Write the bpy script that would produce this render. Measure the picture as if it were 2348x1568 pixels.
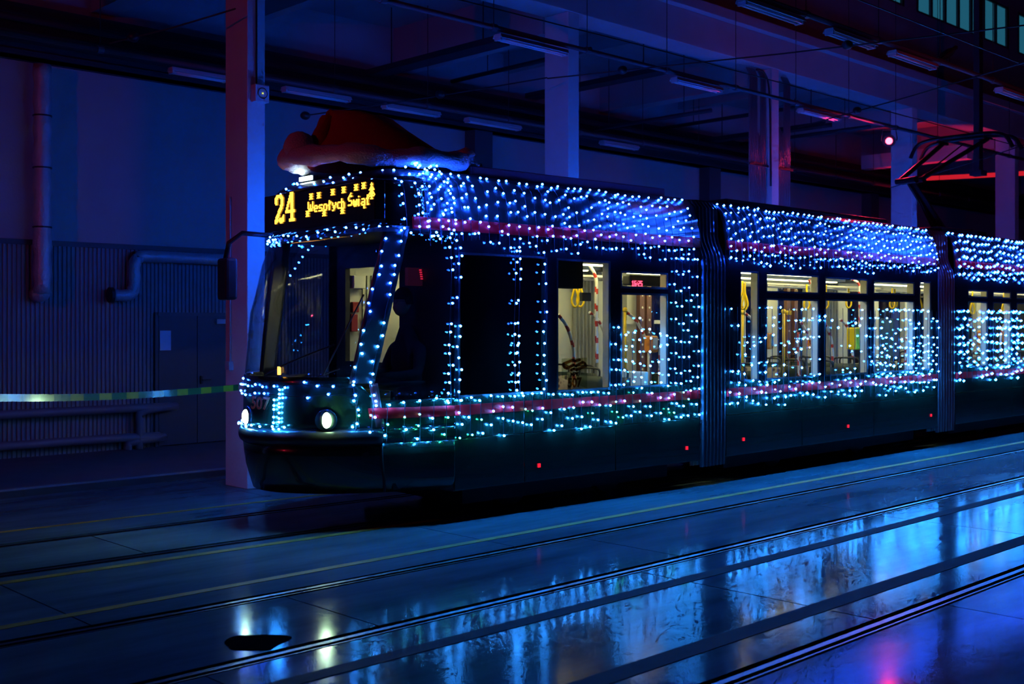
import bpy, math, random
from math import sin, cos, tan, atan, radians, pi, sqrt
from mathutils import Vector, Matrix
random.seed(24)
S = bpy.context.scene
for o in list(bpy.data.objects): bpy.data.objects.remove(o)
COL = S.collection

# ---------------------------------------------------------------- camera / world / exposure
F, U0, V0, H = 2600.0, 1174.0, 740.0, 1.92          # focal length (px), principal column, horizon row, eye height
TH = atan((3850 - U0) / F); CT, ST = cos(TH), sin(TH)
cd = bpy.data.cameras.new('camera'); cam = bpy.data.objects.new('camera', cd); COL.objects.link(cam)
cd.sensor_width = 36; cd.lens = 36 * F / 2348
cd.shift_y = -(784 - V0) / 2348
cam.location = (0, 0, H); cam.rotation_euler = (pi / 2, 0, TH - pi / 2)
cd.dof.use_dof = True; cd.dof.focus_distance = 11.6; cd.dof.aperture_fstop = 2.2
cd.clip_end = 200
S.camera = cam
W_ = bpy.data.worlds.new('world'); S.world = W_; W_.use_nodes = True
W_.node_tree.nodes['Background'].inputs[0].default_value = (0.010, 0.035, 0.16, 1)
W_.node_tree.nodes['Background'].inputs[1].default_value = 0.055
vs = S.view_settings; vs.view_transform = 'Standard'; vs.look = 'None'; vs.exposure = 0.0; vs.gamma = 1; vs.use_curve_mapping = False
S.cycles.use_denoising = True; S.cycles.max_bounces = 5; S.cycles.transparent_max_bounces = 12
S.cycles.glossy_bounces = 2; S.cycles.diffuse_bounces = 2; S.cycles.use_adaptive_sampling = True; S.cycles.adaptive_threshold = .16; S.cycles.adaptive_min_samples = 12; S.cycles.sample_clamp_indirect = 4; S.cycles.filter_width = 1.8
S.cycles.use_light_tree = True; S.cycles.caustics_reflective = False; S.cycles.caustics_refractive = False

# ---------------------------------------------------------------- pixel helpers (unproject onto real planes)
def ray(u, v, Z): 
    X = (u - U0) * Z / F; return Vector((Z * CT + X * ST, Z * ST - X * CT, H - (v - V0) * Z / F))
def onz(u, v, z): return ray(u, v, F * (H - z) / (v - V0))
def ony(u, v, y): return ray(u, v, y / (ST - (u - U0) / F * CT))
def onx(u, v, x): return ray(u, v, x / (CT + (u - U0) / F * ST))

# ---------------------------------------------------------------- materials
MAT = {}
def mat(name, col=(.5, .5, .5), rough=.5, metal=0, emit=None, es=1, spec=.5, coat=0, noise=0, nscale=6, bump=0, bscale=30):
    if name in MAT: return MAT[name]
    m = bpy.data.materials.new(name); m.use_nodes = True; nt = m.node_tree; b = nt.nodes['Principled BSDF']
    b.inputs['Base Color'].default_value = (*col, 1); b.inputs['Roughness'].default_value = rough
    b.inputs['Metallic'].default_value = metal; b.inputs['Specular IOR Level'].default_value = spec
    b.inputs['Coat Weight'].default_value = coat; b.inputs['Coat Roughness'].default_value = .05
    if emit: b.inputs['Emission Color'].default_value = (*emit, 1); b.inputs['Emission Strength'].default_value = es
    if noise or bump:
        tc = nt.nodes.new('ShaderNodeTexCoord')
    if noise:
        n = nt.nodes.new('ShaderNodeTexNoise'); n.inputs['Scale'].default_value = nscale; n.inputs['Detail'].default_value = 6
        r = nt.nodes.new('ShaderNodeMapRange'); r.inputs[3].default_value = 1 - noise; r.inputs[4].default_value = 1 + noise
        mx = nt.nodes.new('ShaderNodeVectorMath'); mx.operation = 'SCALE'; mx.inputs[0].default_value = col
        nt.links.new(tc.outputs['Object'], n.inputs['Vector']); nt.links.new(n.outputs['Fac'], r.inputs[0])
        nt.links.new(r.outputs[0], mx.inputs['Scale']); nt.links.new(mx.outputs[0], b.inputs['Base Color'])
    if bump:
        n2 = nt.nodes.new('ShaderNodeTexNoise'); n2.inputs['Scale'].default_value = bscale; n2.inputs['Detail'].default_value = 5
        bp = nt.nodes.new('ShaderNodeBump'); bp.inputs['Strength'].default_value = bump; bp.inputs['Distance'].default_value = .02
        nt.links.new(tc.outputs['Object'], n2.inputs['Vector']); nt.links.new(n2.outputs['Fac'], bp.inputs['Height']); nt.links.new(bp.outputs[0], b.inputs['Normal'])
    MAT[name] = m; return m
def glass(name, tint=(.8, .85, .85)):
    if name in MAT: return MAT[name]
    m = bpy.data.materials.new(name); m.use_nodes = True; nt = m.node_tree; nt.nodes.remove(nt.nodes['Principled BSDF'])
    t = nt.nodes.new('ShaderNodeBsdfTransparent'); t.inputs[0].default_value = (*tint, 1)
    g = nt.nodes.new('ShaderNodeBsdfGlossy'); g.inputs['Roughness'].default_value = .03
    lw = nt.nodes.new('ShaderNodeLayerWeight'); pw = nt.nodes.new('ShaderNodeMath'); pw.operation = 'POWER'; pw.inputs[1].default_value = 4; nt.links.new(lw.outputs['Facing'], pw.inputs[0])
    fr = nt.nodes.new('ShaderNodeMath'); fr.operation = 'MULTIPLY_ADD'; fr.inputs[1].default_value = .5; fr.inputs[2].default_value = .035; nt.links.new(pw.outputs[0], fr.inputs[0])
    mx = nt.nodes.new('ShaderNodeMixShader'); nt.links.new(fr.outputs[0], mx.inputs[0]); nt.links.new(t.outputs[0], mx.inputs[1]); nt.links.new(g.outputs[0], mx.inputs[2])
    nt.links.new(mx.outputs[0], nt.nodes['Material Output'].inputs[0]); MAT[name] = m; return m
def striped(name, c1, c2, axis, scale, diag=0, rough=.35, w=.5):
    m = bpy.data.materials.new(name); m.use_nodes = True; nt = m.node_tree; b = nt.nodes['Principled BSDF']; b.inputs['Roughness'].default_value = rough
    tc = nt.nodes.new('ShaderNodeTexCoord'); sp = nt.nodes.new('ShaderNodeSeparateXYZ'); nt.links.new(tc.outputs['Object'], sp.inputs[0])
    a = nt.nodes.new('ShaderNodeMath'); a.operation = 'MULTIPLY_ADD'; a.inputs[1].default_value = diag
    nt.links.new(sp.outputs[(axis + 2) % 3 if axis != 2 else 0], a.inputs[0]); nt.links.new(sp.outputs[axis], a.inputs[2])
    k = nt.nodes.new('ShaderNodeMath'); k.operation = 'MULTIPLY'; k.inputs[1].default_value = scale; nt.links.new(a.outputs[0], k.inputs[0])
    f = nt.nodes.new('ShaderNodeMath'); f.operation = 'FRACT'; nt.links.new(k.outputs[0], f.inputs[0])
    g = nt.nodes.new('ShaderNodeMath'); g.operation = 'GREATER_THAN'; g.inputs[1].default_value = w; nt.links.new(f.outputs[0], g.inputs[0])
    mx = nt.nodes.new('ShaderNodeMix'); mx.data_type = 'RGBA'; mx.inputs[6].default_value = (*c1, 1); mx.inputs[7].default_value = (*c2, 1)
    nt.links.new(g.outputs[0], mx.inputs[0]); nt.links.new(mx.outputs[2], b.inputs['Base Color']); MAT[name] = m; return m
def emis(name, col, st):
    m = mat(name, (.02, .02, .02), .4, emit=col, es=st); return m

# ---------------------------------------------------------------- mesh builder
class MB:
    def __init__(s): s.v = []; s.f = []; s.mi = []; s.cur = 0
    def add(s, vs, fs):
        o = len(s.v); s.v += [tuple(x) for x in vs]; s.f += [tuple(i + o for i in f) for f in fs]; s.mi += [s.cur] * len(fs); return s
    def box(s, a, b):
        x0, y0, z0 = a; x1, y1, z1 = b
        return s.add([(x0,y0,z0),(x1,y0,z0),(x1,y1,z0),(x0,y1,z0),(x0,y0,z1),(x1,y0,z1),(x1,y1,z1),(x0,y1,z1)],
                     [(0,3,2,1),(4,5,6,7),(0,1,5,4),(1,2,6,5),(2,3,7,6),(3,0,4,7)])
    def fbox(s, fr, a, b):                               # box in a frame function fr(s,t,z)
        m = MB().box(a, b); return s.add([fr(*p) for p in m.v], m.f)
    def bar(s, p, q, w, h=None, up=(0, 0, 1)):
        p = Vector(p); q = Vector(q); h = h or w; d = (q - p).normalized(); up = Vector(up)
        if abs(d.dot(up)) > .98: up = Vector((1, 0, 0))
        a = d.cross(up).normalized() * w / 2; b = a.cross(d).normalized() * h / 2
        vs = [e + i * a + j * b for e in (p, q) for i, j in ((-1,-1),(1,-1),(1,1),(-1,1))]
        return s.add(vs, [(3,2,1,0),(4,5,6,7),(0,1,5,4),(1,2,6,5),(2,3,7,6),(3,0,4,7)])
    def tube(s, pts, r, n=8, caps=True):
        pts = [Vector(p) for p in pts]; rs = r if isinstance(r, (list, tuple)) else [r] * len(pts)
        d0 = (pts[1] - pts[0]).normalized(); a = d0.orthogonal().normalized(); vs = []; N = len(pts)
        for i, p in enumerate(pts):
            d = (pts[min(i + 1, N - 1)] - pts[max(i - 1, 0)])
            d = d.normalized() if d.length > 1e-9 else d0
            a = (a - d * a.dot(d)); a = a.normalized() if a.length > 1e-6 else d.orthogonal().normalized(); b = d.cross(a)
            vs += [p + rs[i] * (cos(2*pi*k/n) * a + sin(2*pi*k/n) * b) for k in range(n)]
        fs = [(i*n+k, i*n+(k+1)%n, (i+1)*n+(k+1)%n, (i+1)*n+k) for i in range(N-1) for k in range(n)]
        if caps: fs += [tuple(reversed(range(n))), tuple((N-1)*n+k for k in range(n))]
        return s.add(vs, fs)
    def grid(s, fn, nu, nv, wrap=False):
        vs = [fn(i / nu, j / nv) for j in range(nv + 1) for i in range(nu + 1)]; w = nu + 1
        return s.add(vs, [(j*w+i, j*w+i+1, (j+1)*w+i+1, (j+1)*w+i) for j in range(nv) for i in range(nu)])
    def ball(s, c, r, nu=12, nv=8, sc=(1, 1, 1)):
        c = Vector(c)
        return s.grid(lambda a, b: c + Vector((r*sc[0]*sin(pi*b)*cos(2*pi*a), r*sc[1]*sin(pi*b)*sin(2*pi*a), -r*sc[2]*cos(pi*b))), nu, nv)
    def disc(s, c, axis, r, h, n=20, r2=None):
        c = Vector(c); ax = Vector(axis).normalized(); return s.tube([c, c + ax * h], [r, r2 if r2 is not None else r], n)
WL = {}
def attach(ob, parent):                                   # parents are only ever translated: keep the child where it was built
    ob.parent = parent; ob.matrix_parent_inverse = Matrix.Translation(-WL.get(parent.name, Vector((0, 0, 0))))
def build(mb, name, mats, parent=None, smooth=False, solid=0, bevel=0):
    me = bpy.data.meshes.new(name); me.from_pydata(mb.v, [], mb.f); me.validate(); 
    ms = mats if isinstance(mats, (list, tuple)) else [mats]
    for m in ms: me.materials.append(m)
    if len(ms) > 1:
        for p, i in zip(me.polygons, mb.mi): p.material_index = i
    if smooth:
        for p in me.polygons: p.use_smooth = True
    me.update(); ob = bpy.data.objects.new(name, me); COL.objects.link(ob)
    if solid: md = ob.modifiers.new('Solidify', 'SOLIDIFY'); md.thickness = solid; md.offset = 0
    if bevel: md = ob.modifiers.new('Bevel', 'BEVEL'); md.width = bevel; md.segments = 2; md.limit_method = 'ANGLE'
    if parent is not None: attach(ob, parent)
    return ob
def thing(name, loc, label, cat, group=None):
    o = bpy.data.objects.new(name, None); COL.objects.link(o); o.location = loc; WL[o.name] = Vector(loc); o.empty_display_size = .1
    return tag(o, label, cat, group)
def tag(o, label=None, cat=None, group=None, kind=None):
    if label: o['label'] = label
    if cat: o['category'] = cat
    if group: o['group'] = group
    if kind: o['kind'] = kind
    return o
def struct(o): o['kind'] = 'structure'; return o
def text_mesh(txt, size=1, bold=.0):
    c = bpy.data.curves.new('txt', 'FONT'); c.body = txt; c.size = size; c.offset = bold; c.resolution_u = 4
    o = bpy.data.objects.new('txt', c); COL.objects.link(o); bpy.context.view_layer.update()
    me = bpy.data.meshes.new_from_object(o.evaluated_get(bpy.context.evaluated_depsgraph_get()))
    vs = [v.co.copy() for v in me.vertices]; fs = [tuple(p.vertices) for p in me.polygons]
    bpy.data.objects.remove(o); bpy.data.meshes.remove(me); return vs, fs

# ================================================================ LIGHTS of the hall (red floodlights) — fixtures built here with their lamps
M_black = mat('black_metal', (.012, .012, .014), .45)
PLAT_Z = .10
def floodlight(loc, aim, power, label, spot=110, size=.12, lens=8.0):
    t = thing('floodlight', loc, label, 'floodlight'); loc = Vector(loc); d = (Vector(aim) - loc).normalized()
    up = Vector((0, 0, 1)); a = d.cross(up).normalized(); b = a.cross(d)
    m = MB().tube([loc - d * .16, loc - d * .12, loc], [.05, .09, .125], 16); build(m, 'housing', M_black, t)
    m = MB().disc(loc + d * .002, d, .065, .012, 20); build(m, 'lens', emis('red_lens', (1, .03, .06), lens), t)
    m = MB().tube([loc + a * .14, loc + a * .15 + b * .05, loc + a * .12 + b * .22, loc - a * .12 + b * .22, loc - a * .15 + b * .05, loc - a * .14], .012, 6); build(m, 'yoke', M_black, t)
    if loc.z < 1: build(MB().box((loc.x - .2, loc.y - .15, PLAT_Z), (loc.x + .2, loc.y + .15, PLAT_Z + .02)).bar((loc.x - .15, loc.y, PLAT_Z), (loc.x - .15, loc.y, loc.z), .03).bar((loc.x + .15, loc.y, PLAT_Z), (loc.x + .15, loc.y, loc.z), .03), 'floor_stand', M_black, t)
    L = bpy.data.lights.new('red_lamp', 'SPOT'); L.energy = power; L.color = (1, .02, .07); L.spot_size = radians(spot); L.spot_blend = .6; L.shadow_soft_size = size
    lo = bpy.data.objects.new('red_lamp', L); COL.objects.link(lo); lo.location = loc + d * .03; lo.rotation_euler = d.to_track_quat('-Z', 'Y').to_euler(); attach(lo, t)
    return t
PR = ony(2033, 312, 10.8)
floodlight((PR.x, PR.y - .05, PR.z - .1), (PR.x - 8, 6, 2.2), 130, 'small glowing red floodlight clamped to the lamp pipe near the pantograph', 130, lens=22)
floodlight((-3.5, 9.0, 4.6), (5.2, 12.0, 3.3), 170, 'red floodlight hung at the left end of the hall', 62)
floodlight((13.0, 1.0, 5.2), (26, 11.5, 6.8), 170, 'red floodlight on the near side of the nave', 95)
floodlight((26.5, 12.95, .34), (27.15, 12.9, 6.0), 1000, 'red floodlight on the floor behind the tram lighting the roof beams', 34)

# ================================================================ STRUCTURE
def floor_mat():
    m = bpy.data.materials.new('polished_concrete'); m.use_nodes = True; nt = m.node_tree; b = nt.nodes['Principled BSDF']
    tc = nt.nodes.new('ShaderNodeTexCoord'); mp = nt.nodes.new('ShaderNodeMapping'); mp.inputs['Scale'].default_value = (.35, 1.6, 1)
    n = nt.nodes.new('ShaderNodeTexNoise'); n.inputs['Scale'].default_value = 1.3; n.inputs['Detail'].default_value = 9; n.inputs['Roughness'].default_value = .62
    nt.links.new(tc.outputs['Object'], mp.inputs[0]); nt.links.new(mp.outputs[0], n.inputs['Vector'])
    cr = nt.nodes.new('ShaderNodeValToRGB'); cr.color_ramp.elements[0].position = .3; cr.color_ramp.elements[0].color = (.036, .060, .066, 1)
    cr.color_ramp.elements[1].position = .75; cr.color_ramp.elements[1].color = (.10, .165, .18, 1)
    nt.links.new(n.outputs['Fac'], cr.inputs[0]); nt.links.new(cr.outputs[0], b.inputs['Base Color'])
    n2 = nt.nodes.new('ShaderNodeTexNoise'); n2.inputs['Scale'].default_value = 2.4; n2.inputs['Detail'].default_value = 8
    nt.links.new(mp.outputs[0], n2.inputs['Vector'])
    r = nt.nodes.new('ShaderNodeMapRange'); r.inputs[1].default_value = .3; r.inputs[2].default_value = .7; r.inputs[3].default_value = .09; r.inputs[4].default_value = .17
    nt.links.new(n2.outputs['Fac'], r.inputs[0]); nt.links.new(r.outputs[0], b.inputs['Roughness'])
    n3 = nt.nodes.new('ShaderNodeTexNoise'); n3.inputs['Scale'].default_value = 3.5; n3.inputs['Detail'].default_value = 3; nt.links.new(tc.outputs['Object'], n3.inputs['Vector'])
    bp = nt.nodes.new('ShaderNodeBump'); bp.inputs['Strength'].default_value = .03; bp.inputs['Distance'].default_value = .03
    nt.links.new(n3.outputs['Fac'], bp.inputs['Height']); nt.links.new(bp.outputs[0], b.inputs['Normal'])
    b.inputs['IOR'].default_value = 1.072
    return m
M_floor = floor_mat()
M_pit = mat('dark_groove', (.006, .006, .007), .7)
M_steel = mat('worn_rail_steel', (.05, .05, .055), .38, .9, noise=.3)
def yc(x): return 9.36 - .0454 * (min(x, 11.0) - 5.68)       # centre line of the tram track
XS = [-8, -4, 0, 3.7, 7, 9, 11, 13, 18, 24, 32, 44]
fl = build(MB().box((-8, -6, -.12), (44, 15.8, -.06)), 'floor', M_pit); struct(fl)
# slabs between the rails, with recessed cross joints
RAILS = [lambda x: yc(x) + .62, lambda x: yc(x) - .58, lambda x: 6.88 + max(0, 4.5 - x) * .05, lambda x: 5.66, lambda x: 3.55, lambda x: 2.32]
bounds = [lambda x: 12.75] + RAILS + [lambda x: -6.0]
for i in range(len(bounds) - 1):
    hi, lo = bounds[i], bounds[i + 1]; x = -8.0; k = 0
    while x < 44:
        x2 = min(44, x + (3.1 if i % 2 else 3.7)); x2 = 44 if 44 - x2 < 1 else x2
        g = .006; top = .085 if i > 0 else 0; bot = .085 if i < len(bounds) - 2 else 0
        n = 2 if i in (0, 1, 2, 3) else 1; m = MB(); sk = .0 
        for q in range(n):
            a = x + g + (x2 - x - 2*g) * q / n; b = x + g + (x2 - x - 2*g) * (q + 1) / n
            m.add([(a, lo(a)+bot, -.05), (b, lo(b)+bot, -.05), (b, hi(b)-top, -.05), (a, hi(a)-top, -.05), (a, lo(a)+bot, 0), (b, lo(b)+bot, 0), (b, hi(b)-top, 0), (a, hi(a)-top, 0)],
                  [(0,3,2,1),(4,5,6,7),(0,1,5,4),(1,2,6,5),(2,3,7,6),(3,0,4,7)])
        build(m, 'floor_slab', M_floor, fl); x = x2; k += 1
for r in RAILS:
    m = MB()
    for a, b in zip(XS[:-1], XS[1:]):
        m.bar((a, r(a) + .022, -.032), (b, r(b) + .022, -.032), .042, .056); m.bar((a, r(a) - .045, -.03), (b, r(b) - .045, -.03), .014, .05)
    build(m, 'rail', M_steel, fl)
M_yel = mat('worn_yellow_line', (.34, .20, .03), .6, spec=.15, noise=.5, nscale=5); M_dk = mat('dark_floor_line', (.016, .018, .022), .75, spec=.08, noise=.3)
M_dull = mat('faded_floor_line', (.20, .15, .09), .5, noise=.5)
def line(fn, w, m, x0=-8, x1=44):
    mb = MB(); xs = [x0] + [x for x in XS if x0 < x < x1] + [x1]
    for a, b in zip(xs[:-1], xs[1:]): mb.bar((a, fn(a), .0015), (b, fn(b), .0015), w, .003)
    return build(mb, 'painted_line', m, fl)
line(lambda x: yc(x) + 1.28, .07, M_yel); line(lambda x: yc(x) - .86, .09, M_yel, -8, 7.2)
line(lambda x: 7.36, .085, M_yel); line(lambda x: 5.17, .13, M_dk); line(lambda x: 4.04, .16, M_dk)
c = onz(590, 1472, 0); st = [(c.x + (.19 * cos(a) * .70 + .09 * sin(a)) * (1 + .22 * sin(2*a + 1) + .12 * sin(5*a)), c.y + (.15 * sin(a) - .10 * cos(a)) * (1 + .18 * sin(3*a)), .003) for a in [2*pi*i/36 for i in range(36)]]
build(MB().add(st, [tuple(range(36))]), 'floor_stain', mat('oil_stain', (.006, .006, .006), .85, 0, spec=.0, noise=.5), fl, False, .003)
# dark pit of shadowy ballast panels under the tram
PLAT = .10
M_plat = mat('platform_concrete', (.10, .10, .11), .55, noise=.25, nscale=3)
pl = build(MB().box((-8, 12.78, -.05), (44, 15.9, PLAT)), 'platform', M_plat, bevel=.03); struct(pl)
M_kerb = mat('kerb_dark', (.03, .03, .033), .6)
build(MB().box((-8, 12.74, .0), (44, 12.78, PLAT - .03)), 'kerb_face', M_kerb, pl)
YW = 15.64
M_wall = mat('painted_wall', (.36, .36, .38), .8, noise=.12, nscale=1.2, bump=.15)
wl = build(MB().box((-8, YW, 0), (44, YW + .2, 9)), 'wall_back', M_wall); struct(wl)
M_corr = mat('corrugated_sheet', (.20, .20, .22), .5, .0, noise=.1)
m = MB(); P = .062; n = int(34 / P); prof = [(0, 0), (.3, 0), (.42, 1), (.88, 1)]
pts = [(-6 + (i + a) * P, YW - .012 - .022 * d) for i in range(n) for a, d in prof]
top = 2.98
vs = [(x, y, PLAT) for x, y in pts] + [(x, y, top) for x, y in pts]; N = len(pts)
m.add(vs, [(i, i + 1, N + i + 1, N + i) for i in range(N - 1)])
corr = build(m, 'corrugated_cladding', M_corr, wl); 
build(MB().box((-6, YW - .06, top), (28, YW, top + .07)), 'cladding_trim', mat('cladding_trim', (.05, .05, .055), .5), wl)
# double door
d0 = onx; a = ony(355, 900, YW); b = ony(533, 900, YW); zt = ony(400, 724, YW).z
M_door = mat('door_paint', (.045, .055, .07), .5)
door = build(MB().box((a.x - .03, YW - .075, PLAT), (a.x + .02, YW - .03, zt + .05)).box((b.x - .02, YW - .075, PLAT), (b.x + .04, YW - .03, zt + .05)).box((a.x, YW - .075, zt), (b.x, YW - .03, zt + .05)), 'door_1', mat('door_frame', (.06, .065, .075), .5)); struct(door)
mid = ony(446, 900, YW).x
for i, (p, q) in enumerate(((a.x + .02, mid - .004), (mid + .004, b.x - .02))):
    lf = build(MB().box((p, YW - .085, PLAT + .012), (q, YW - .04, zt)), 'door_leaf', M_door, door, bevel=.004)
    if i == 1:
        build(MB().bar((p + .06, YW - .10, 1.0), (p + .06, YW - .10, 1.12), .03, .03).bar((p + .06, YW - .125, 1.06), (p + .20, YW - .125, 1.06), .022, .022), 'door_handle', M_black, lf)
        build(MB().box((q - .32, YW - .13, zt - .12), (q - .08, YW - .085, zt - .05)), 'door_closer', mat('closer_grey', (.45, .45, .47), .4), lf)
nb, na = ony(367, 758, YW - .09), ony(392, 803, YW - .09)
build(MB().box((nb.x, YW - .09, na.z), (na.x, YW - .086, nb.z)), 'paper_notice', mat('paper', (.75, .75, .78), .7)); tag(bpy.data.objects['paper_notice'], 'white paper notice taped to the dark double door', 'notice')
# back wall beam and pilasters
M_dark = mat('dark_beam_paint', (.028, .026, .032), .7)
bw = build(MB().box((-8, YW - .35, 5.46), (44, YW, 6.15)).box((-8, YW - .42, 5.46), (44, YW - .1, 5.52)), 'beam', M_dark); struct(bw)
M_pil = mat('pilaster_paint', (.07, .07, .08), .8)
for x in (14.2, 21.4, 28.8): struct(build(MB().box((x - .22, YW - .28, 0), (x + .22, YW, 5.46)), 'pilaster', M_pil))
# aisle ceiling, beams, columns
YC = 11.5; SPC = 5.42; CX = [6.92 + SPC * i for i in range(-1, 7)]
M_ceil = mat('ceiling_paint', (.33, .33, .35), .85, noise=.1, nscale=.8)
struct(build(MB().box((-8, YC + .3, 7.05), (44, YW + .2, 7.3)), 'ceiling', M_ceil))
M_beam = mat('beam_plaster', (.42, .40, .41), .85, noise=.15, nscale=2, bump=.2)
M_col = mat('column_plaster', (.62, .60, .60), .85, noise=.1, nscale=3, bump=.35, bscale=14)
main = build(MB().box((-8, YC - .02, 6.55), (44, YC + .5, 7.12)).box((-8, YC - .16, 7.12), (44, YC + .5, 7.30)), 'beam', M_beam, bevel=.01); struct(main)
for i, x in enumerate(CX):
    struct(build(MB().box((x, YC, 0), (x + .235, YC + .49, 6.55)), 'column', M_col, bevel=.008))
    struct(build(MB().box((x - .03, YC + .5, 6.3), (x + .3, YW, 7.05)), 'beam', M_ceil))
    struct(build(MB().box((x + SPC/2 - .08, YC + .5, 6.7), (x + SPC/2 + .1, YW, 7.05)), 'beam', M_ceil))
# clerestory wall with window bays
M_uw = mat('upper_wall_paint', (.20, .20, .22), .85, noise=.15, nscale=1.5)
ZB, ZT = 8.68, 9.72
cw = MB(); cw.box((-8, YC + .05, 7.3), (44, YC + .3, ZB)); cw.box((-8, YC + .05, ZT), (44, YC + .3, 11.5))
bays = [(x + .35, x + SPC - .30) for x in CX[:-1]]
prev = -8
for p, q in bays: cw.box((prev, YC + .05, ZB), (p, YC + .3, ZT)); prev = q
cw.box((prev, YC + .05, ZB), (44, YC + .3, ZT)); cwo = build(cw, 'wall_clerestory', M_uw); struct(cwo)
M_frame = mat('window_frame_paint', (.03, .035, .04), .6)
M_pane = mat('frosted_dusk_pane', (.05, .1, .12), .4, emit=(.02, .17, .27), es=.55)
for n, (p, q) in enumerate(bays[3:6]):
    wo = build(MB().box((p, YC + .06, ZB), (q, YC + .14, ZB + .05)).box((p, YC + .06, ZT - .05), (q, YC + .14, ZT)), 'window_%d' % (n + 1), M_frame); struct(wo)
    k = 7; w = (q - p) / k
    for i in range(k + 1): build(MB().box((p + i*w - .05, YC + .05, ZB), (p + i*w + .05, YC + .15, ZT)), 'mullion', M_frame, wo)
    for i in range(k): build(MB().box((p + i*w + .05, YC + .10, ZB + .05), (p + (i+1)*w - .05, YC + .12, ZT - .05)), 'pane', M_pane, wo)
# far end wall and nave roof (closing the hall)
struct(build(MB().box((43.8, -6, 0), (44, 15.8, 11.5)), 'wall_far_end', M_uw))
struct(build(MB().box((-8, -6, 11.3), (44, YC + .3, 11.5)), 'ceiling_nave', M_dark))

# ================================================================ TRAM
W = 1.11; A1 = radians(-2.6); D1 = Vector((cos(A1), sin(A1), 0)); N1 = Vector((-sin(A1), cos(A1), 0)); O1 = Vector((5.68, 9.36, 0))
def m1(s, t, z): p = O1 + D1 * s + N1 * t; p.z = z; return p
def m2(s, t, z): return Vector((11.37 + s, 9.11 + t, z))
def m3(s, t, z): return Vector((17.57 + s, 9.11 + t, z))
L1, L2, L3 = 5.24, 5.60, 6.4
def lerp_tab(tab, z):
    if z <= tab[0][0]: return tab[0][1]
    for (a, va), (b, vb) in zip(tab[:-1], tab[1:]):
        if z <= b: k = (z - a) / (b - a); return va + (vb - va) * k
    return tab[-1][1]
INS = [(.3, .03), (.45, 0), (2.75, 0), (2.95, .015), (3.15, .05), (3.28, .10), (3.37, .20), (3.42, .45)]
def inset(z): return lerp_tab(INS, z)
T_S0 = [(.33, .12), (.6, .03), (.85, 0), (1.4, .04), (2.0, .14), (2.5, .40), (2.82, .715), (3.25, .73), (3.32, .80), (3.42, 1.1)]
T_AL = [(.33, .65), (.9, .65), (1.4, .52), (2.0, .40), (2.5, .22), (2.82, .04), (3.5, .03)]
T_EX = [(.33, 6), (.9, 6), (1.4, 7), (2.0, 8), (2.5, 11), (2.82, 20), (3.5, 20)]
SN = 1.55
def nose(p, z, out=0):
    w = W - inset(z); tau = sin(p * pi / 2); s0 = lerp_tab(T_S0, z); a = lerp_tab(T_AL, z); e = lerp_tab(T_EX, z)
    at = abs(tau); g = a * at ** 2 + (1 - a) * at ** e; s = s0 + (SN - s0) * g
    if out:
        q = .01; h = lambda pp: Vector((s0 + (SN - s0) * (a * abs(sin(pp*pi/2)) ** 2 + (1 - a) * abs(sin(pp*pi/2)) ** e), w * sin(pp*pi/2), 0))
        d = h(min(1, p + q)) - h(max(-1, p - q)); nrm = Vector((-d.y, d.x, 0)); nrm = nrm.normalized() if nrm.length > 1e-9 else Vector((0, 1 if p > 0 else -1, 0))
        if (nrm.x > 0 and abs(p) < .9) or (abs(p) >= .9 and nrm.y * p < 0): nrm = -nrm
        return m1(s + nrm.x * out, w * tau + nrm.y * out, z)
    return m1(s, w * tau, z)
mixf0 = lambda a, b, k: a + (b - a) * k
def proj(P):
    Z = P.x * CT + P.y * ST; return U0 + F * (P.x * ST - P.y * CT) / Z, V0 + F * (H - P.z) / Z
def solve_p(u, z, lo=-1.0, hi=.2):                       # where on the nose at height z the outline crosses a picture column
    for _ in range(40):
        mdl = (lo + hi) / 2
        if proj(nose(mdl, z))[0] > u: lo = mdl
        else: hi = mdl
    return (lo + hi) / 2
ZPL = [1.34 + 1.5 * i / 15 for i in range(16)]                # picture columns of the pillar's two edges, turned into places on the shell
T_PL = [(z, -solve_p(mixf0(808, 884, (z - 1.42) / 1.38), z)) for z in ZPL]; T_PR = [(z, -solve_p(mixf0(857, 932, (z - 1.42) / 1.38), z)) for z in ZPL]
def pp(z): return lerp_tab(T_PL, z)
def pr(z): return lerp_tab(T_PR, z)
PB = pp(1.42); PBR = pr(1.42)

M_paint = mat('dark_green_paint', (.006, .022, .012), .22, coat=.6, noise=.1)
M_up = mat('dark_roof_paint', (.006, .011, .011), .42, coat=.12)
M_red = mat('red_stripe_paint', (.92, .0, .004), .6, spec=.15)
M_band = mat('black_window_band', (.006, .006, .008), .12)
M_seal = mat('rubber_seal', (.008, .008, .009), .6)
M_cream = mat('cream_lining', (.72, .70, .56), .6)
M_grey = mat('grey_lining', (.36, .36, .33), .6)
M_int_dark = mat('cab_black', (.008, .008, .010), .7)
M_fl_int = mat('rubber_tram_floor', (.06, .06, .065), .6)
M_glass = glass('window_glass', (.86, .88, .84)); M_wind = glass('windscreen_glass', (.80, .84, .84)); M_tint = glass('tinted_glass', (.40, .44, .44))
tram = thing('tram', (O1.x, O1.y, 0), 'dark green low-floor tram hung with fairy lights, route 24 on its lit sign', 'tram')
T = tram
def patch(name, fn, nu, nv, m, solid=.02, smooth=True, parent=None): return build(MB().grid(fn, nu, nv), name, m, parent or T, smooth, solid)
mixf = lambda a, b, k: a + (b - a) * k
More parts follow.
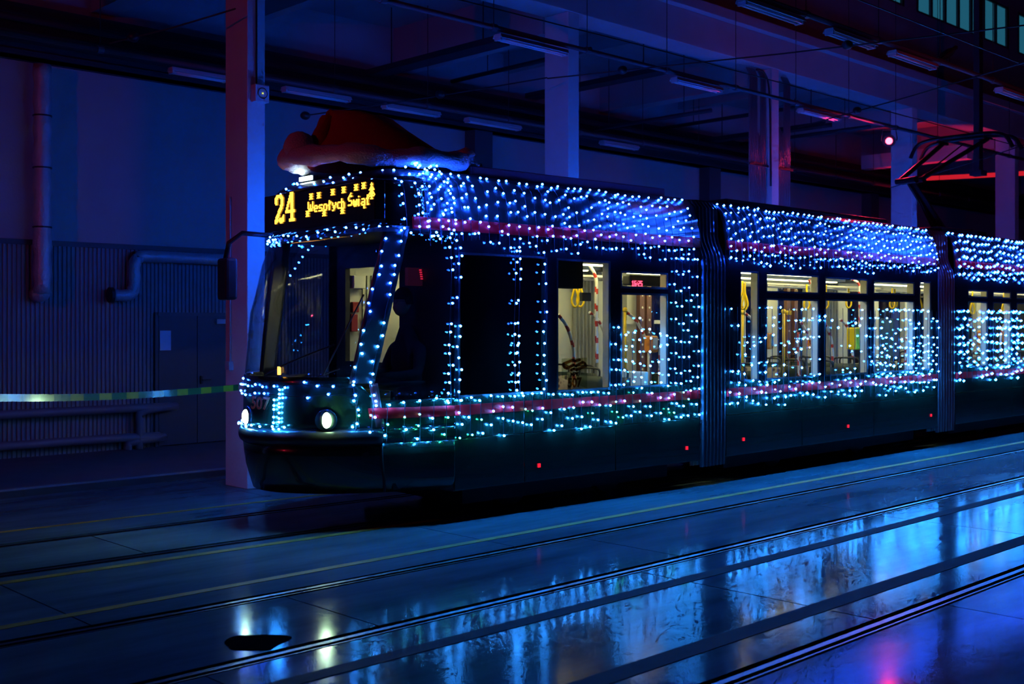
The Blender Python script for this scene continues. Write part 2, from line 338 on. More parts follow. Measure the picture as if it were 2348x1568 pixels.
# --- nose
patch('front_skirt', lambda a, b: nose(-1 + 2*a, mixf(.34, .80, b), .0), 48, 4, M_paint)
patch('lower_nose_panel', lambda a, b: nose(-1 + (1 - PBR) * a, mixf(.80, .93, b)), 20, 3, M_paint)
patch('bumper', lambda a, b: nose(mixf(-PBR, 1, a), mixf(.79, .93, b), .035 * sin(pi * min(1, max(0, b))) ** .5 + .004), 48, 6, mat('bumper_plastic', (.02, .02, .022), .3), .02)
def ztop(p): a = abs(p); return 1.42 if a < PB else mixf(1.42, 1.20, min(1, (a - PB) / (PBR - PB)))
patch('nose_panel', lambda a, b: nose(-1 + 2*a, mixf(.93, ztop(-1 + 2*a), b)), 64, 8, M_paint)
patch('windscreen', lambda a, b: nose(mixf(-1, 1, a) * pp(mixf(1.43, 2.80, b)), mixf(1.43, 2.80, b)), 36, 14, M_wind, .008)
for sg in (-1, 1):
    patch('windscreen_pillar', lambda a, b: nose(sg * mixf(pp(mixf(1.36, 2.82, b)) - .008, pr(mixf(1.36, 2.82, b)) + .006, a), mixf(1.36, 2.82, b), .006), 6, 14, M_up, .03)
    patch('cab_side_window', lambda a, b: nose(sg * mixf(pr(max(1.36, mixf(1.22, 2.78, b))), 1, a), mixf(1.22, 2.78, b)), 14, 12, glass('cab_side_glass', (.70, .72, .72)), .008)
    patch('cab_roof_side', lambda a, b: nose(sg * mixf(.86, 1, a), mixf(2.80, 3.37, b)), 10, 10, M_up, .02)
sign = patch('destination_sign', lambda a, b: nose(mixf(-.87, .87, a), mixf(2.81, 3.25, b)), 40, 6, mat('sign_glass', (.012, .006, .004), .10), .02)
patch('sign_brow', lambda a, b: nose(mixf(-.87, .87, a), mixf(3.25, 3.37, b), .01), 40, 4, M_up, .02)
# roof cap of the cab
patch('cab_roof', lambda a, b: nose(-1 + 2*a, 3.37).lerp(m1(SN, (-1 + 2*a) * .6, 3.45), b), 40, 5, M_up, .02)
build(MB().grid(lambda a, b: nose(-1 + 2*a, .34).lerp(m1(SN, (-1 + 2*a) * W, .34), b), 24, 2), 'nose_underside', M_int_dark, T)
# stripes on the cab flank
PS = -solve_p(845, 1.08, -1.0, -.3)
for sg in (-1, 1):
    patch('lower_stripe', lambda a, b: nose(sg * mixf(PS, 1, a), mixf(1.03, 1.13, b), .014), 40, 2, M_red, .004)
    pu = -solve_p(944, 2.86, -1, -.3)
    patch('upper_stripe', lambda a, b: nose(sg * mixf(pu, 1, a), mixf(2.80, 2.915, b), .014), 24, 3, M_red, .004)
# corner reflector, tow cover
patch('corner_trim', lambda a, b: nose(-mixf(PBR - .02, PBR + .01, a), mixf(.95, 1.36, b), .012), 3, 8, mat('corner_red_trim', (.16, .02, .02), .35), .004)
cv = nose(-PBR + .05, .62, .004); build(MB().disc(nose(-PBR + .06, .70, .002), nose(-PBR + .06, .70, .02) - nose(-PBR + .06, .70, 0), .03, .008, 16), 'tow_hole_cover', M_int_dark, T)
patch('skirt_seam', lambda a, b: nose(-mixf(PBR - .01, PBR, a), mixf(.34, .80, b), .010), 1, 6, M_int_dark, .004)
# LED sign
G24 = ["   #######     ", "  #########    ", " ####   ####   ", " ###     ###   ", " ###     ###   ", " ###     ###   ", "  ##     ###   ", "        ####   ", "        ###    ", "       ####    ", "      ####     ", "     ####      ", "     ###       ", "    ###        ", "   ####     #  ", "  ####     ##  ", "  ###  ## ###  ", " ############  ", " ####  ######  ", " ##     ###    "]
G4 = ["        ####   ", "        ####   ", "       #####   ", "       #####   ", "      ######   ", "      ## ###   ", "     ### ###   ", "     ##  ###   ", "    ##   ###   ", "    ##   ###   ", "   ##    ###   ", "   ##    ###   ", "  ############ ", "  ############ ", "         ###   ", "         ###   ", "         ###   ", "         ###   ", "       ####### ", "       ####### "]
GL = {'W': ["","","#     #","#     #","#  #  #","#  #  #","#  #  #"," ## ## "," ## ## ","",""],
 'e': ["","","","",""," ### ","#   #","#####","#    "," ### ",""],'s': ["","","","",""," ####","#    "," ### ","    #","#### ",""],
 'o': ["","","","",""," ### ","#   #","#   #","#   #"," ### ",""],'l': ["","","","#","#","##","#","##","#","#",""],
 'ł': ["","",""," #  "," # #"," ## ","##  "," #  "," #  "," #  ",""],'y': ["","","","","","#   #","#   #"," # # "," # # ","  #  ","##   "],
 'c': ["","","","",""," ###","#   ","#   ","#   "," ###",""],'h': ["","","","#   ","#   ","### ","#  #","#  #","#  #","#  #",""],
 'Ś': ["   # ","  #  "," ####","#    ","#    "," ### ","    #","    #","#### ","",""],'w': ["","","","","","#   #","# # #","# # #","#####"," # # ",""],
 'i': ["","","","#","","#","#","#","#","#",""],'ą': ["","","","",""," ### ","    #"," ####","#   #"," ####","   # ","   ##"],
 't': ["","",""," # "," # ","###"," # "," # "," # "," ##",""],' ': ["","","","  "],
 '*': ["#  #  #"," # # # ","  # #  ","## # ##","  # #  "," # # # ","#  #  #"],'T': ["    #    ","   ###   ","    #    ","   ###   ","  # # #  "," ####### ","   ###   ","  # # #  "," ####### ","#  # #  #"," ####### ","    #    ","   ###   "]}
px = .0153; SGN = .69
build(MB().fbox(m1, (SGN, -1.02, 2.86), (SGN + .12, 1.0, 3.24)), 'sign_panel', mat('sign_glass', (.012, .006, .004), .10), sign, bevel=.01); M_led = emis('amber_led', (1, .40, .03), 4.5)
def dot(t, z, w=px * .98, h=px * .98):
    c = m1(SGN - .008, t, z); LM.add([c + N1 * (a * w / 2) + Vector((0, 0, b * h / 2)) + D1 * q for q in (-.003, .003) for a, b in ((-1,-1),(1,-1),(1,1),(-1,1))],
                               [(0,3,2,1),(4,5,6,7),(0,1,5,4),(1,2,6,5),(2,3,7,6),(3,0,4,7)])
def bitmap(rows, t0, z0, px, name='led_glyph', join=None):
    global LM
    LM = MB()
    for r, row in enumerate(rows):
        for k, ch in enumerate(row):
            if ch == '#': dot(t0 - k * px, z0 - r * px, px * .98, px * .98)
    if LM.v: o = build(LM, name, M_led, sign)
bitmap(G24, .77, 3.225, .0148); bitmap(G4, .575, 3.233, .0148)
t = .115; zt0 = 3.135
for i, ch in enumerate("Wesołych Świąt"):
    g = GL[ch]; wd = max([len(r) for r in g] + [2]); q = .0137
    bitmap(g, t, zt0, q)
    t -= (wd + 1.25) * q
for (tt, zz) in ((.09, 3.19), (-.05, 3.19), (-.30, 3.20), (-.49, 3.205), (-.70, 3.21), (-.825, 3.215), (.155, 3.025), (-.15, 3.01), (-.47, 3.01)): bitmap(GL['*'], tt, zz, .0088, 'led_snowflake')
bitmap(GL['T'], -.935, 3.20, .0118, 'led_tree')
# head lamps, marker bar, amber lamp
M_white = emis('headlamp_lens', (.55, 1, .50), 120)
for u, z, r in ((571, 1.03, .072), (748, 1.025, .072)):
    p = solve_p(u, z, -1, .6); c0 = nose(p, z, 0); nv = (nose(p, z, .05) - c0).normalized()
    hl = build(MB().disc(c0, nv, .105, .03, 24, .098), 'headlamp', mat('lamp_bezel', (.02, .03, .025), .15), T, True)
    cc = c0 + nv * .022 - N1 * .0
    mb_ = MB(); side_v = nv.cross(Vector((0, 0, 1)))
    mb_.ball(cc + side_v * .0, r, 16, 10, (.45, 1, 1)); build(mb_, 'lamp_lens', M_white, hl, True)
    mb_ = MB().tube([cc + (side_v * cos(a) + Vector((0, 0, sin(a)))) * .095 for a in [2*pi*i/24 for i in range(25)]], .004, 6); build(mb_, 'lamp_ring', mat('chrome', (.5, .55, .52), .15, 1), hl)
    L = bpy.data.lights.new('headlamp_beam', 'SPOT'); L.energy = 8; L.color = (.75, 1, .85); L.spot_size = radians(100); L.spot_blend = .8; L.shadow_soft_size = .05
    lo = bpy.data.objects.new('headlamp_beam', L); COL.objects.link(lo); lo.location = cc + nv * .08; lo.rotation_euler = (nv + Vector((0, 0, -.25))).to_track_quat('-Z', 'Y').to_euler(); attach(lo, T)
p = solve_p(712, 3.36, -1, .8); c0 = nose(p, 3.36, .02) + Vector((0, 0, .035))
mk = build(MB().bar(c0 + N1 * .13, c0 - N1 * .13, .06, .05), 'marker_lamp', M_black, T)
build(MB().bar(c0 + N1 * .115 - D1 * .03, c0 - N1 * .115 - D1 * .03, .03, .04), 'marker_lens', emis('marker_white', (.72, 1, .98), 30), mk)
p = solve_p(644, 1.47, -1, .8); c0 = nose(p, 1.44, .02); ol = build(MB().tube([c0, c0 + Vector((0, 0, .075))], .016, 12), 'indicator_lamp', emis('amber_lamp', (1, .45, .05), 5), T)
build(MB().tube([c0 - Vector((0, 0, .02)), c0], .022, 12), 'lamp_base', M_black, ol)
# number on the nose
M_num = mat('number_gold', (.60, .30, .10), .5)
def digits(txt, fn, size, m, name, parent, bold=.012):
    vs, fs = text_mesh(txt, size, bold); cx = (min(v.x for v in vs) + max(v.x for v in vs)) / 2; cy = (min(v.y for v in vs) + max(v.y for v in vs)) / 2
    mb_ = MB().add([fn(v.x - cx, v.y - cy) for v in vs], fs); return build(mb_, name, m, parent, False, .002)
pc = solve_p(600, 1.18, -1, .6)
digits('507', lambda x, y: nose(pc - x / W * .68, 1.17 + y, .024), .16, M_num, 'fleet_number', T, .004)
# wipers, mirror
for (pa, za, pb, zb) in ((-.42, 1.44, -.60, 2.18), (-.10, 1.44, -.47, 1.72)):
    w_ = build(MB().tube([nose(mixf(pa, pb, k/6), mixf(za, zb, k/6), .03) for k in range(7)], .008, 6), 'wiper_arm', M_black, T)
    build(MB().tube([nose(mixf(pa, pb, k) - .02, mixf(za, zb, k) - .22 + .4 * (k - .75) * 0, .02) for k in (.75, .85, .95, 1.0)], .007, 5), 'wiper_blade', M_seal, w_)
mr = build(MB().tube([nose(.90, 2.83, .01), m1(.52, 1.16, 2.86), m1(.44, 1.30, 2.76), m1(.42, 1.34, 2.58)], .026, 8), 'mirror_arm', M_black, T, True)
build(MB().fbox(m1, (.36, 1.20, 2.16), (.50, 1.42, 2.60)), 'mirror_head', M_black, mr, bevel=.03)
# --- straight sides
def holes_panel(mb_, fr, s0, s1, z0, z1, ta, tb, holes):
    ss = sorted({s0, s1, *[x for h in holes for x in h[:2] if s0 < x < s1]}); zs = sorted({z0, z1, *[x for h in holes for x in h[2:4] if z0 < x < z1]})
    for i in range(len(ss) - 1):
        for j in range(len(zs) - 1):
            cs, cz = (ss[i] + ss[i+1]) / 2, (zs[j] + zs[j+1]) / 2
            if any(h[0] < cs < h[1] and h[2] < cz < h[3] for h in holes): continue
            mb_.fbox(fr, (ss[i], ta, zs[j]), (ss[i+1], tb, zs[j+1]))
    return mb_
def rim(mb_, fr, h, t, sg, w=.022):
    a, b, c, d = h
    for q in ((a, a + w, c, d), (b - w, b, c, d), (a, b, c, c + w), (a, b, d - w, d)): mb_.fbox(fr, (q[0], min(t, t + sg * .012), q[2]), (q[1], max(t, t + sg * .012), q[3]))
    return mb_
H1N = [(2.91, 3.72, 1.20, 2.59), (3.88, 4.67, 1.20, 2.25), (3.88, 4.67, 2.30, 2.49)]
D1N = [(1.60, 2.78, 1.20, 2.60)]                                   # dark glazed bay with the equipment cabinet behind
H1F = [(2.75, 3.85, .40, 2.50), (4.05, 4.95, 1.2, 2.5)]
H2N = [(.29, .70, 1.2, 2.56), (.86, 2.12, 1.2, 2.23), (.86, 2.12, 2.30, 2.55), (2.27, 3.43, 1.2, 2.24), (2.27, 3.43, 2.31, 2.54), (3.59, 4.83, 1.2, 2.25), (3.59, 4.83, 2.33, 2.53), (4.99, 5.37, 1.2, 2.55)]
H2F = [(.25, .65, 1.2, 2.5), (.85, 2.15, .40, 2.5), (2.35, 3.3, 1.2, 2.5), (3.5, 4.1, 1.2, 2.5), (4.4, 5.3, 1.2, 2.5)]
H3N = [(.47, 1.22, 1.2, 2.27), (.47, 1.22, 2.33, 2.46), (1.43, 2.16, 1.2, 2.27), (1.43, 2.16, 2.33, 2.45), (2.40, 3.5, 1.2, 2.27), (2.4, 3.5, 2.33, 2.45), (3.7, 4.8, 1.2, 2.5), (5.0, 6.0, 1.2, 2.5)]
H3F = [(.4, 1.3, .40, 2.5), (1.5, 2.5, 1.2, 2.5), (2.7, 3.9, 1.2, 2.5), (4.2, 5.6, 1.2, 2.5)]
def module(fr, s0, L, hn, hf, seams):
    ed = [s0] + seams + [L]
    for sg, holes in ((-1, hn), (1, hf)):
        to = sg * W; ti = sg * (W - .02); lo, hi = min(to, ti), max(to, ti)
        for a, b in zip(ed[:-1], ed[1:]):
            g = .006
            build(MB().fbox(fr, (a + g, lo, .31), (b - g, hi, .80)), 'skirt_panel', M_paint, T, bevel=.004)
            build(MB().fbox(fr, (a + g, lo, .808), (b - g, hi, 1.20)), 'lower_panel', M_paint, T, bevel=.003)
            build(MB().fbox(fr, (a + g, min(to, to + sg * .008), 1.03), (b - g, max(to, to + sg * .008), 1.13)), 'lower_stripe', M_red, T)
        mb_ = MB(); holes_panel(mb_, fr, s0, L, 1.20, 2.80, lo, hi, holes); build(mb_, 'window_band', M_band, T)
        build(MB().grid(lambda a, b: fr(mixf(s0, L, a), sg * (W - inset(mixf(2.80, 3.37, b))), mixf(2.80, 3.37, b)), 2, 12), 'roof_fairing', M_up, T, True, .02)
        build(MB().grid(lambda a, b: fr(mixf(s0, L, a), sg * (W - inset(mixf(2.80, 2.915, b)) + .014), mixf(2.80, 2.915, b)), 2, 3), 'upper_stripe', M_red, T, True, .004)
        # cream lining with the same openings
        la, lb = sorted((sg * (W - .021), sg * (W - .12)))
        mb_ = MB(); holes_panel(mb_, fr, max(s0, 1.72) if fr is m1 else s0, L, .36, 2.64, la, lb, holes); build(mb_, 'wall_lining', M_cream, T)
        for h in holes:
            gl = build(MB().fbox(fr, (h[0], sg * (W - .012) - .003, h[2]), (h[1], sg * (W - .012) + .003, h[3])), 'window_pane', M_tint if h in D1N else M_glass, T)
            build(rim(MB(), fr, h, to, -sg), 'pane_seal', M_seal, gl)
    build(MB().grid(lambda a, b: fr(mixf(s0, L, b), mixf(-1, 1, a) * (W - .2), 3.37 + .08 * (1 - (2*a - 1) ** 4)), 14, 2), 'roof_skin', M_up, T, True, .02)
    sI = max(s0, 1.72) if fr is m1 else s0
    build(MB().fbox(fr, (s0, -W + .02, .30), (L, W - .02, .36)), 'tram_floor', M_fl_int, T)
    build(MB().fbox(fr, (sI, -W + .02, 2.64), (L, W - .02, 2.70)), 'saloon_ceiling', M_cream, T)
    for tc in (-.52, .52):
        bat = build(MB().fbox(fr, (sI + .1, tc - .11, 2.585), (L - .1, tc + .11, 2.64)), 'light_batten', M_cream, T)
        s = sI + .15
        while s < L - .3:
            e = min(L - .15, s + 1.5)
            build(MB().fbox(fr, (s, tc - .055, 2.572), (e - .12, tc + .055, 2.586)), 'light_tube', emis('saloon_tube', (1, .91, .43), 20), bat); s = e
    build(MB().fbox(fr, (s0 + .3, -W + .25, .12), (L - .3, W - .25, .30)), 'underframe', M_int_dark, T)
    for sg in (-1, 1):
        for s in (s0 + (L - s0) * .3, s0 + (L - s0) * .7):
            c = fr(s, sg * .62, .28); build(MB().disc(c - Vector((0, .05, 0)), (0, 1, 0), .28, .1, 24), 'wheel', mat('wheel_steel', (.05, .05, .05), .5, .6), T)
module(m1, SN, L1, H1N + D1N, H1F, [2.46, 3.80]); module(m2, 0, L2, H2N, H2F, [1.7, 3.6]); module(m3, 0, L3, H3N, H3F, [2.2, 4.3])
# roof equipment housings (reddish edge rail on the first car)
build(MB().fbox(m1, (1.75, -.72, 3.42), (2.25, .72, 3.56)), 'roof_box', M_up, T, bevel=.03)
build(MB().fbox(m1, (2.0, -.82, 3.40), (4.95, -.74, 3.50)).fbox(m1, (2.0, .74, 3.40), (4.95, .82, 3.50)), 'roof_side_rail', mat('dull_red_rail', (.25, .04, .06), .4), T, bevel=.01)
build(MB().fbox(m1, (2.35, -.72, 3.44), (4.9, .72, 3.50)), 'roof_box', M_up, T, bevel=.03)
build(MB().fbox(m2, (.6, -.7, 3.43), (4.8, .7, 3.50)), 'roof_box', M_up, T, bevel=.03)
build(MB().fbox(m3, (.4, -.7, 3.43), (1.8, .7, 3.50)), 'roof_box', M_up, T, bevel=.03)
# articulation bellows
def bellows(xa, xb, y0, y1):
    n = 7; lvl = [(.22, .04), (.5, .03), (2.60, .03), (2.72, .05), (2.88, .12), (2.97, .14), (3.26, .15), (3.34, .22)]
    for name, m_, off in (('bellows', mat('bellows_rubber', (.12, .12, .15), .25), 0), ('bellows_lining', mat('bellows_inner', (.30, .30, .27), .7), .13)):
        mb_ = MB()
        prof = [(-W + i + off, z) for z, i in lvl] + [(W - i - off, z) for z, i in reversed(lvl)]
        if off: prof = [(t, min(z, 2.62)) for t, z in prof]
        def fn(a, b):
            k = a * 4 * n; i = min(len(prof) - 1, int(round(b * (len(prof) - 1)))); t, z = prof[i]
            d = .035 * (1 if (int(round(k)) % 4) in (1, 2) else 0) * (1 if not off else .7)
            return Vector((mixf(xa, xb, a), mixf(y0, y1, a) + t + (d if t > 0 else -d) * (1 if not off else -1), z + (d if b > .35 and b < .65 else 0) * (1 if not off else -1)))
        mb_.grid(fn, 4 * n, len(prof) - 1); build(mb_, name, m_, T, False, .008)
    build(MB().box((xa - .02, y0 - .8, .30), (xb + .02, y0 + .8, .35)), 'gangway_plate', M_fl_int, T)
e1 = m1(L1, 0, 0)
bellows(e1.x - .01, 11.38, e1.y, 9.11); bellows(16.96, 17.58, 9.11, 9.11)
build(MB().fbox(m3, (L3, -W, .3), (L3 + .05, W, 3.4)), 'end_wall', M_int_dark, T)
# side reflectors; the red light they throw back is given as emission
M_mark = emis('red_reflector_glow', (1, .01, .03), 1.1)
for u, v, fr, s0x in ((1236, 1067, 1, 0), (1575, 1027, 1, 0), (1705, 1007, 2, 0), (1945, 977, 2, 0), (2135, 952, 2, 0)):
    if fr == 2: P_ = ony(u, v, 8.0 - .004); q = P_
    else:
        k = (u - U0) / F; r_ = Vector((CT + k * ST, ST - k * CT, 0)); base = O1 - N1 * (W + .004); Zq = N1.dot(base) / N1.dot(r_); q = ray(u, v, Zq)
    build(MB().box((q.x - .016, q.y - .008, q.z - .02), (q.x + .016, q.y + .006, q.z + .02)), 'side_reflector', M_mark, T)
# --- cab interior
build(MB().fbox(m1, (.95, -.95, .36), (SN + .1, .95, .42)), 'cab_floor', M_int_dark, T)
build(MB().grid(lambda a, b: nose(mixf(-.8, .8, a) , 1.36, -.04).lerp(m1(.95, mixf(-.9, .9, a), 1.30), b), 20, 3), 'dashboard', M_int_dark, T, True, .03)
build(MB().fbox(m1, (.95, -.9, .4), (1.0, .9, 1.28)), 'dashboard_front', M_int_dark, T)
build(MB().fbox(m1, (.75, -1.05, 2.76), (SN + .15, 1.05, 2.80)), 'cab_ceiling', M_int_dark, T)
# partition behind the driver: opening to the lit saloon
pa, pb = onx(792, 700, 7.36), onx(924, 700, 7.36); tA, tB = pb.y - yc(7.36), min(pa.y - yc(7.36), W - .14)
zo = onx(850, 612, 7.36).z
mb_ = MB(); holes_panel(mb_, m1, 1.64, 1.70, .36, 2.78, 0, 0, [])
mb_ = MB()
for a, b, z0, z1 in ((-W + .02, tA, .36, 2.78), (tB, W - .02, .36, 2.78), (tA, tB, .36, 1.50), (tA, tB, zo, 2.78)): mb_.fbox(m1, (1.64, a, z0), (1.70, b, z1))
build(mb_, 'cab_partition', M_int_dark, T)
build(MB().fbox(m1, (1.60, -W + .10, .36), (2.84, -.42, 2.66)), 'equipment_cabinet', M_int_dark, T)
# bits on the far lining seen through the opening: hatch, posters, extinguisher box
yf = W - .125
def farbox(u0, u1, v0, v1, dep, m_, name, par=None, yoff=0):
    def on(u, v):
        k = (u - U0) / F; r_ = Vector((CT + k * ST, ST - k * CT, 0)); base = O1 + N1 * (yf - yoff); return ray(u, v, N1.dot(base) / N1.dot(r_))
    P_, Q_ = on(u0, v0), on(u1, v1); s_ = lambda P: (P - O1).dot(D1)
    return build(MB().fbox(m1, (s_(P_), yf - yoff - dep, Q_.z), (s_(Q_), yf - yoff, P_.z)), name, m_, par or T, bevel=.006)
M_postr = mat('poster_red', (.35, .02, .02), .5)
farbox(800, 827, 632, 662, .10, M_cream, 'locker_hatch'); farbox(803, 818, 692, 716, .05, M_postr, 'notice_frame'); farbox(800, 815, 720, 760, .05, M_postr, 'extinguisher_box')
for u in (829, 839, 849): farbox(u, u + 1.5, 632, 790, .02, mat('panel_joint', (.12, .12, .09), .6), 'panel_joint')
farbox(831, 838, 733, 742, .06, mat('yellow_box', (.8, .5, .02), .5), 'yellow_button')
# red-white post and dim door window on the far side of the cab
a_, b_ = ony(936, 613, 8.75), ony(992, 656, 8.75)
cm = build(MB().box((a_.x, 8.75, b_.z), (b_.x, 8.80, a_.z)), 'cab_monitor', mat('monitor_glass', (.02, .01, .015), .3, emit=(.05, .006, .02), es=.5), T)
mb_ = MB()
for k_ in range(5): c_ = ony(964 + k_ * .8, 619 + k_ * 5, 8.745); mb_.box((c_.x - .014, 8.742, c_.z - .007), (c_.x + .014, 8.748, c_.z + .006))
build(mb_, 'monitor_trace', emis('monitor_red', (1, .02, .08), 1.2), cm)
# --- saloon fittings
M_rw0 = mat('white_tape', (.80, .76, .66), .4); M_rw1 = mat('red_tape', (.62, .05, .035), .4); M_yp = mat('yellow_tube', (.85, .55, .02), .4)
M_seat = mat('seat_shell', (.02, .035, .032), .45); M_hand = mat('dark_handle', (.02, .02, .02), .4)
def fabric():
    m_ = mat('seat_fabric', (.16, .13, .12), .9); nt = m_.node_tree; b = nt.nodes['Principled BSDF']
    tc = nt.nodes.new('ShaderNodeTexCoord'); v_ = nt.nodes.new('ShaderNodeTexVoronoi'); v_.inputs['Scale'].default_value = 14; cr = nt.nodes.new('ShaderNodeValToRGB')
    cr.color_ramp.elements[0].color = (.06, .04, .07, 1); cr.color_ramp.elements[0].position = .3; cr.color_ramp.elements[1].color = (.33, .27, .22, 1); cr.color_ramp.elements[1].position = .45
    nt.links.new(tc.outputs['Object'], v_.inputs['Vector']); nt.links.new(v_.outputs['Distance'], cr.inputs[0]); nt.links.new(cr.outputs[0], b.inputs['Base Color']); return m_
M_fab = fabric()
def smooth_path(pts, n=8):
    out = []; P_ = [Vector(p) for p in pts]
    for i in range(len(P_) - 1):
        p0, p1, p2, p3 = P_[max(i-1, 0)], P_[i], P_[i+1], P_[min(i+2, len(P_)-1)]
        for k in range(n):
            t_ = k / n; out.append(.5 * ((2*p1) + (p2-p0)*t_ + (2*p0-5*p1+4*p2-p3)*t_**2 + (3*p1-p0-3*p2+p3)*t_**3))
    return out + [P_[-1]]
def candy(pts, name='handrail', r=.020, per=.19):
    P_ = smooth_path(pts, 4); Q = [P_[0]]
    for a, b in zip(P_[:-1], P_[1:]):
        L = (b - a).length; k = max(1, int(L / .02)); Q += [a.lerp(b, j / k) for j in range(1, k + 1)]
    mb_ = MB().tube(Q, r, 8); al = [0]
    for a, b in zip(Q[:-1], Q[1:]): al.append(al[-1] + (b - a).length)
    for i in range(len(Q) - 1):
        for k in range(8): mb_.mi[i*8+k] = 1 if ((al[i] / per + k / 8 * .35) % 1) < .34 else 0
    return build(mb_, name, [M_rw0, M_rw1], T, True)
def pix(y, *uv): return [ony(u, v, y) for u, v in uv]
def pole(y, uv, m_=None, r=.018, name='grab_pole'): return build(MB().tube(pix(y, *uv), r, 8), name, m_ or M_yp, T, True)
def strap(u, v, y, sz=1.0):
    sz *= .68; c = ony(u, v, y) + Vector((0, 0, .02)); top = Vector((c.x, c.y, 2.47)); a = Vector((.7, -.7, 0)) * .06 * sz
    loop = [top, c + Vector((0, 0, .17 * sz)), c + a * .5 + Vector((0, 0, .06*sz)), c + a + Vector((0, 0, -.08*sz)), c + a * .6 + Vector((0, 0, -.16*sz)), c + Vector((0, 0, -.185*sz)), c - a * .6 + Vector((0, 0, -.16*sz)), c - a + Vector((0, 0, -.08*sz)), c - a * .5 + Vector((0, 0, .06*sz)), c + Vector((.004, 0, .17 * sz))]
    return build(MB().tube(smooth_path(loop, 4), .0145, 6), 'hanging_strap', mat('strap_yellow', (.95, .60, .0), .45), T, True)
def hrail(fr, t, s0, s1, z=2.46): build(MB().tube([fr(s0, t, z), fr(s1, t, z)], .016, 8), 'ceiling_rail', M_rw0, T, True)
hrail(m1, -.35, 2.9, 5.1); hrail(m1, .35, 2.0, 5.1); hrail(m2, -.3, .2, 5.4); hrail(m2, .35, .2, 5.4); hrail(m3, -.3, .2, 6); hrail(m3, .35, .2, 6)
# car 1, first window
candy(pix(8.55, (1280, 722), (1298, 745), (1312, 785), (1316, 830), (1316, 880)))
candy([ony(1345, 600, 8.75), ony(1366, 636, 8.75), ony(1367, 700, 8.75), ony(1369, 832, 8.75)]); candy(pix(9.3, (1352, 716), (1372, 735), (1388, 770), (1395, 810), (1396, 850)))
strap(1319, 682, 8.75); strap(1331, 682, 8.9)
bx_ = build(MB().fbox(m1, (2.86, -.96, 2.29), (3.46, -.78, 2.66)), 'display_box', M_int_dark, T, bevel=.02)
build(MB().box(tuple(ony(1332, 690, 8.62) - Vector((0, .02, 0))), tuple(ony(1352, 671, 8.62) + Vector((0, .02, 0)))), 'camera_box', M_int_dark, T)
# second window
pole(9.0, ((1433, 712), (1433, 900))); build(MB().ball(ony(1433, 710, 9.0), .032), 'pole_knob', M_yp, T, True)
candy(pix(9.05, (1436, 716), (1455, 730), (1470, 755), (1480, 778))); candy(pix(8.5, (1530, 745), (1520, 770), (1514, 810), (1513, 900)))
def validator(u, v, y, col, name='ticket_validator', w=.085, h=.21, d=.10):
    c = ony(u, v, y); o = build(MB().box((c.x - w, c.y - d / 2, c.z - h / 2), (c.x + w, c.y + d / 2, c.z + h / 2)), name, col, T, bevel=.02)
    build(MB().box((c.x - w * .3, c.y - d / 2 - .004, c.z - h * .30), (c.x + w * .7, c.y - d / 2, c.z + h * .38)), 'validator_screen', mat('validator_face', (.55, .6, .62), .3), o)
    return o
M_or = mat('orange_plastic', (.90, .30, .05), .4); M_yb = mat('yellow_plastic', (.92, .62, .01), .4)
validator(1493, 789, 8.95, M_or); pole(8.95, ((1487, 808), (1487, 900)), M_rw0, .014)
M_brown = mat('door_post_brown', (.16, .065, .045), .5); M_rivet = mat('rivet_cream', (.8, .76, .6), .4)
yfar = 9.11 + W - .14
for u in (1469, 1485, 1805, 1822):
    c = ony(u, 760, yfar - .1); dp = build(MB().box((c.x - .05, c.y - .03, .38), (c.x + .05, c.y + .03, 2.55)), 'door_post', M_brown, T)
    z = .6
    while z < 2.5: build(MB().disc((c.x, c.y - .03, z), (0, -1, 0), .016, .006, 8), 'rivet', M_rivet, dp); z += .17
M_lab = mat('label_cream', (.75, .74, .62), .5)
for u, v in ((1441, 738), (1508, 738)): c = ony(u, v, yfar - .02); build(MB().box((c.x - .09, c.y - .01, c.z - .025), (c.x + .09, c.y, c.z + .025)), 'door_label', M_lab, T)
for u, v in ((1437, 792), (1510, 788)):
    c = ony(u, v, yfar); k = build(MB().tube([c + Vector((.06 * cos(a), 0, .06 * sin(a))) for a in [2*pi*i/16 for i in range(17)]], .006, 5), 'round_sticker', M_lab, T)
# red clock display in the transom
a_, b_ = ony(1437, 636, 8.45), ony(1525, 655, 8.45)
cb = build(MB().box((a_.x, 8.40, b_.z - .01), (b_.x, 8.52, a_.z + .03)), 'info_display', M_int_dark, T, bevel=.02)
DG = {'1': ["010","110","010","010","010","010","111"], '6': ["111","100","100","111","101","101","111"], ':': ["0","0","1","0","1","0","0"], '2': ["111","001","001","111","100","100","111"], '5': ["111","100","100","111","001","001","111"]}
mb_ = MB(); x = a_.x + .03; q = .0115
for ch in '16:25':
    g = DG[ch]
    for r, row in enumerate(g):
        for k, cc in enumerate(row):
            if cc == '1': mb_.box((x + k*q, 8.392, a_.z - .045 - r*q*.8), (x + (k+.95)*q, 8.399, a_.z - .045 - (r - .9)*q*.8))
    x += (len(g[0]) + .8) * q
build(mb_, 'clock_digits', emis('red_led', (1, .04, .10), 6), cb)
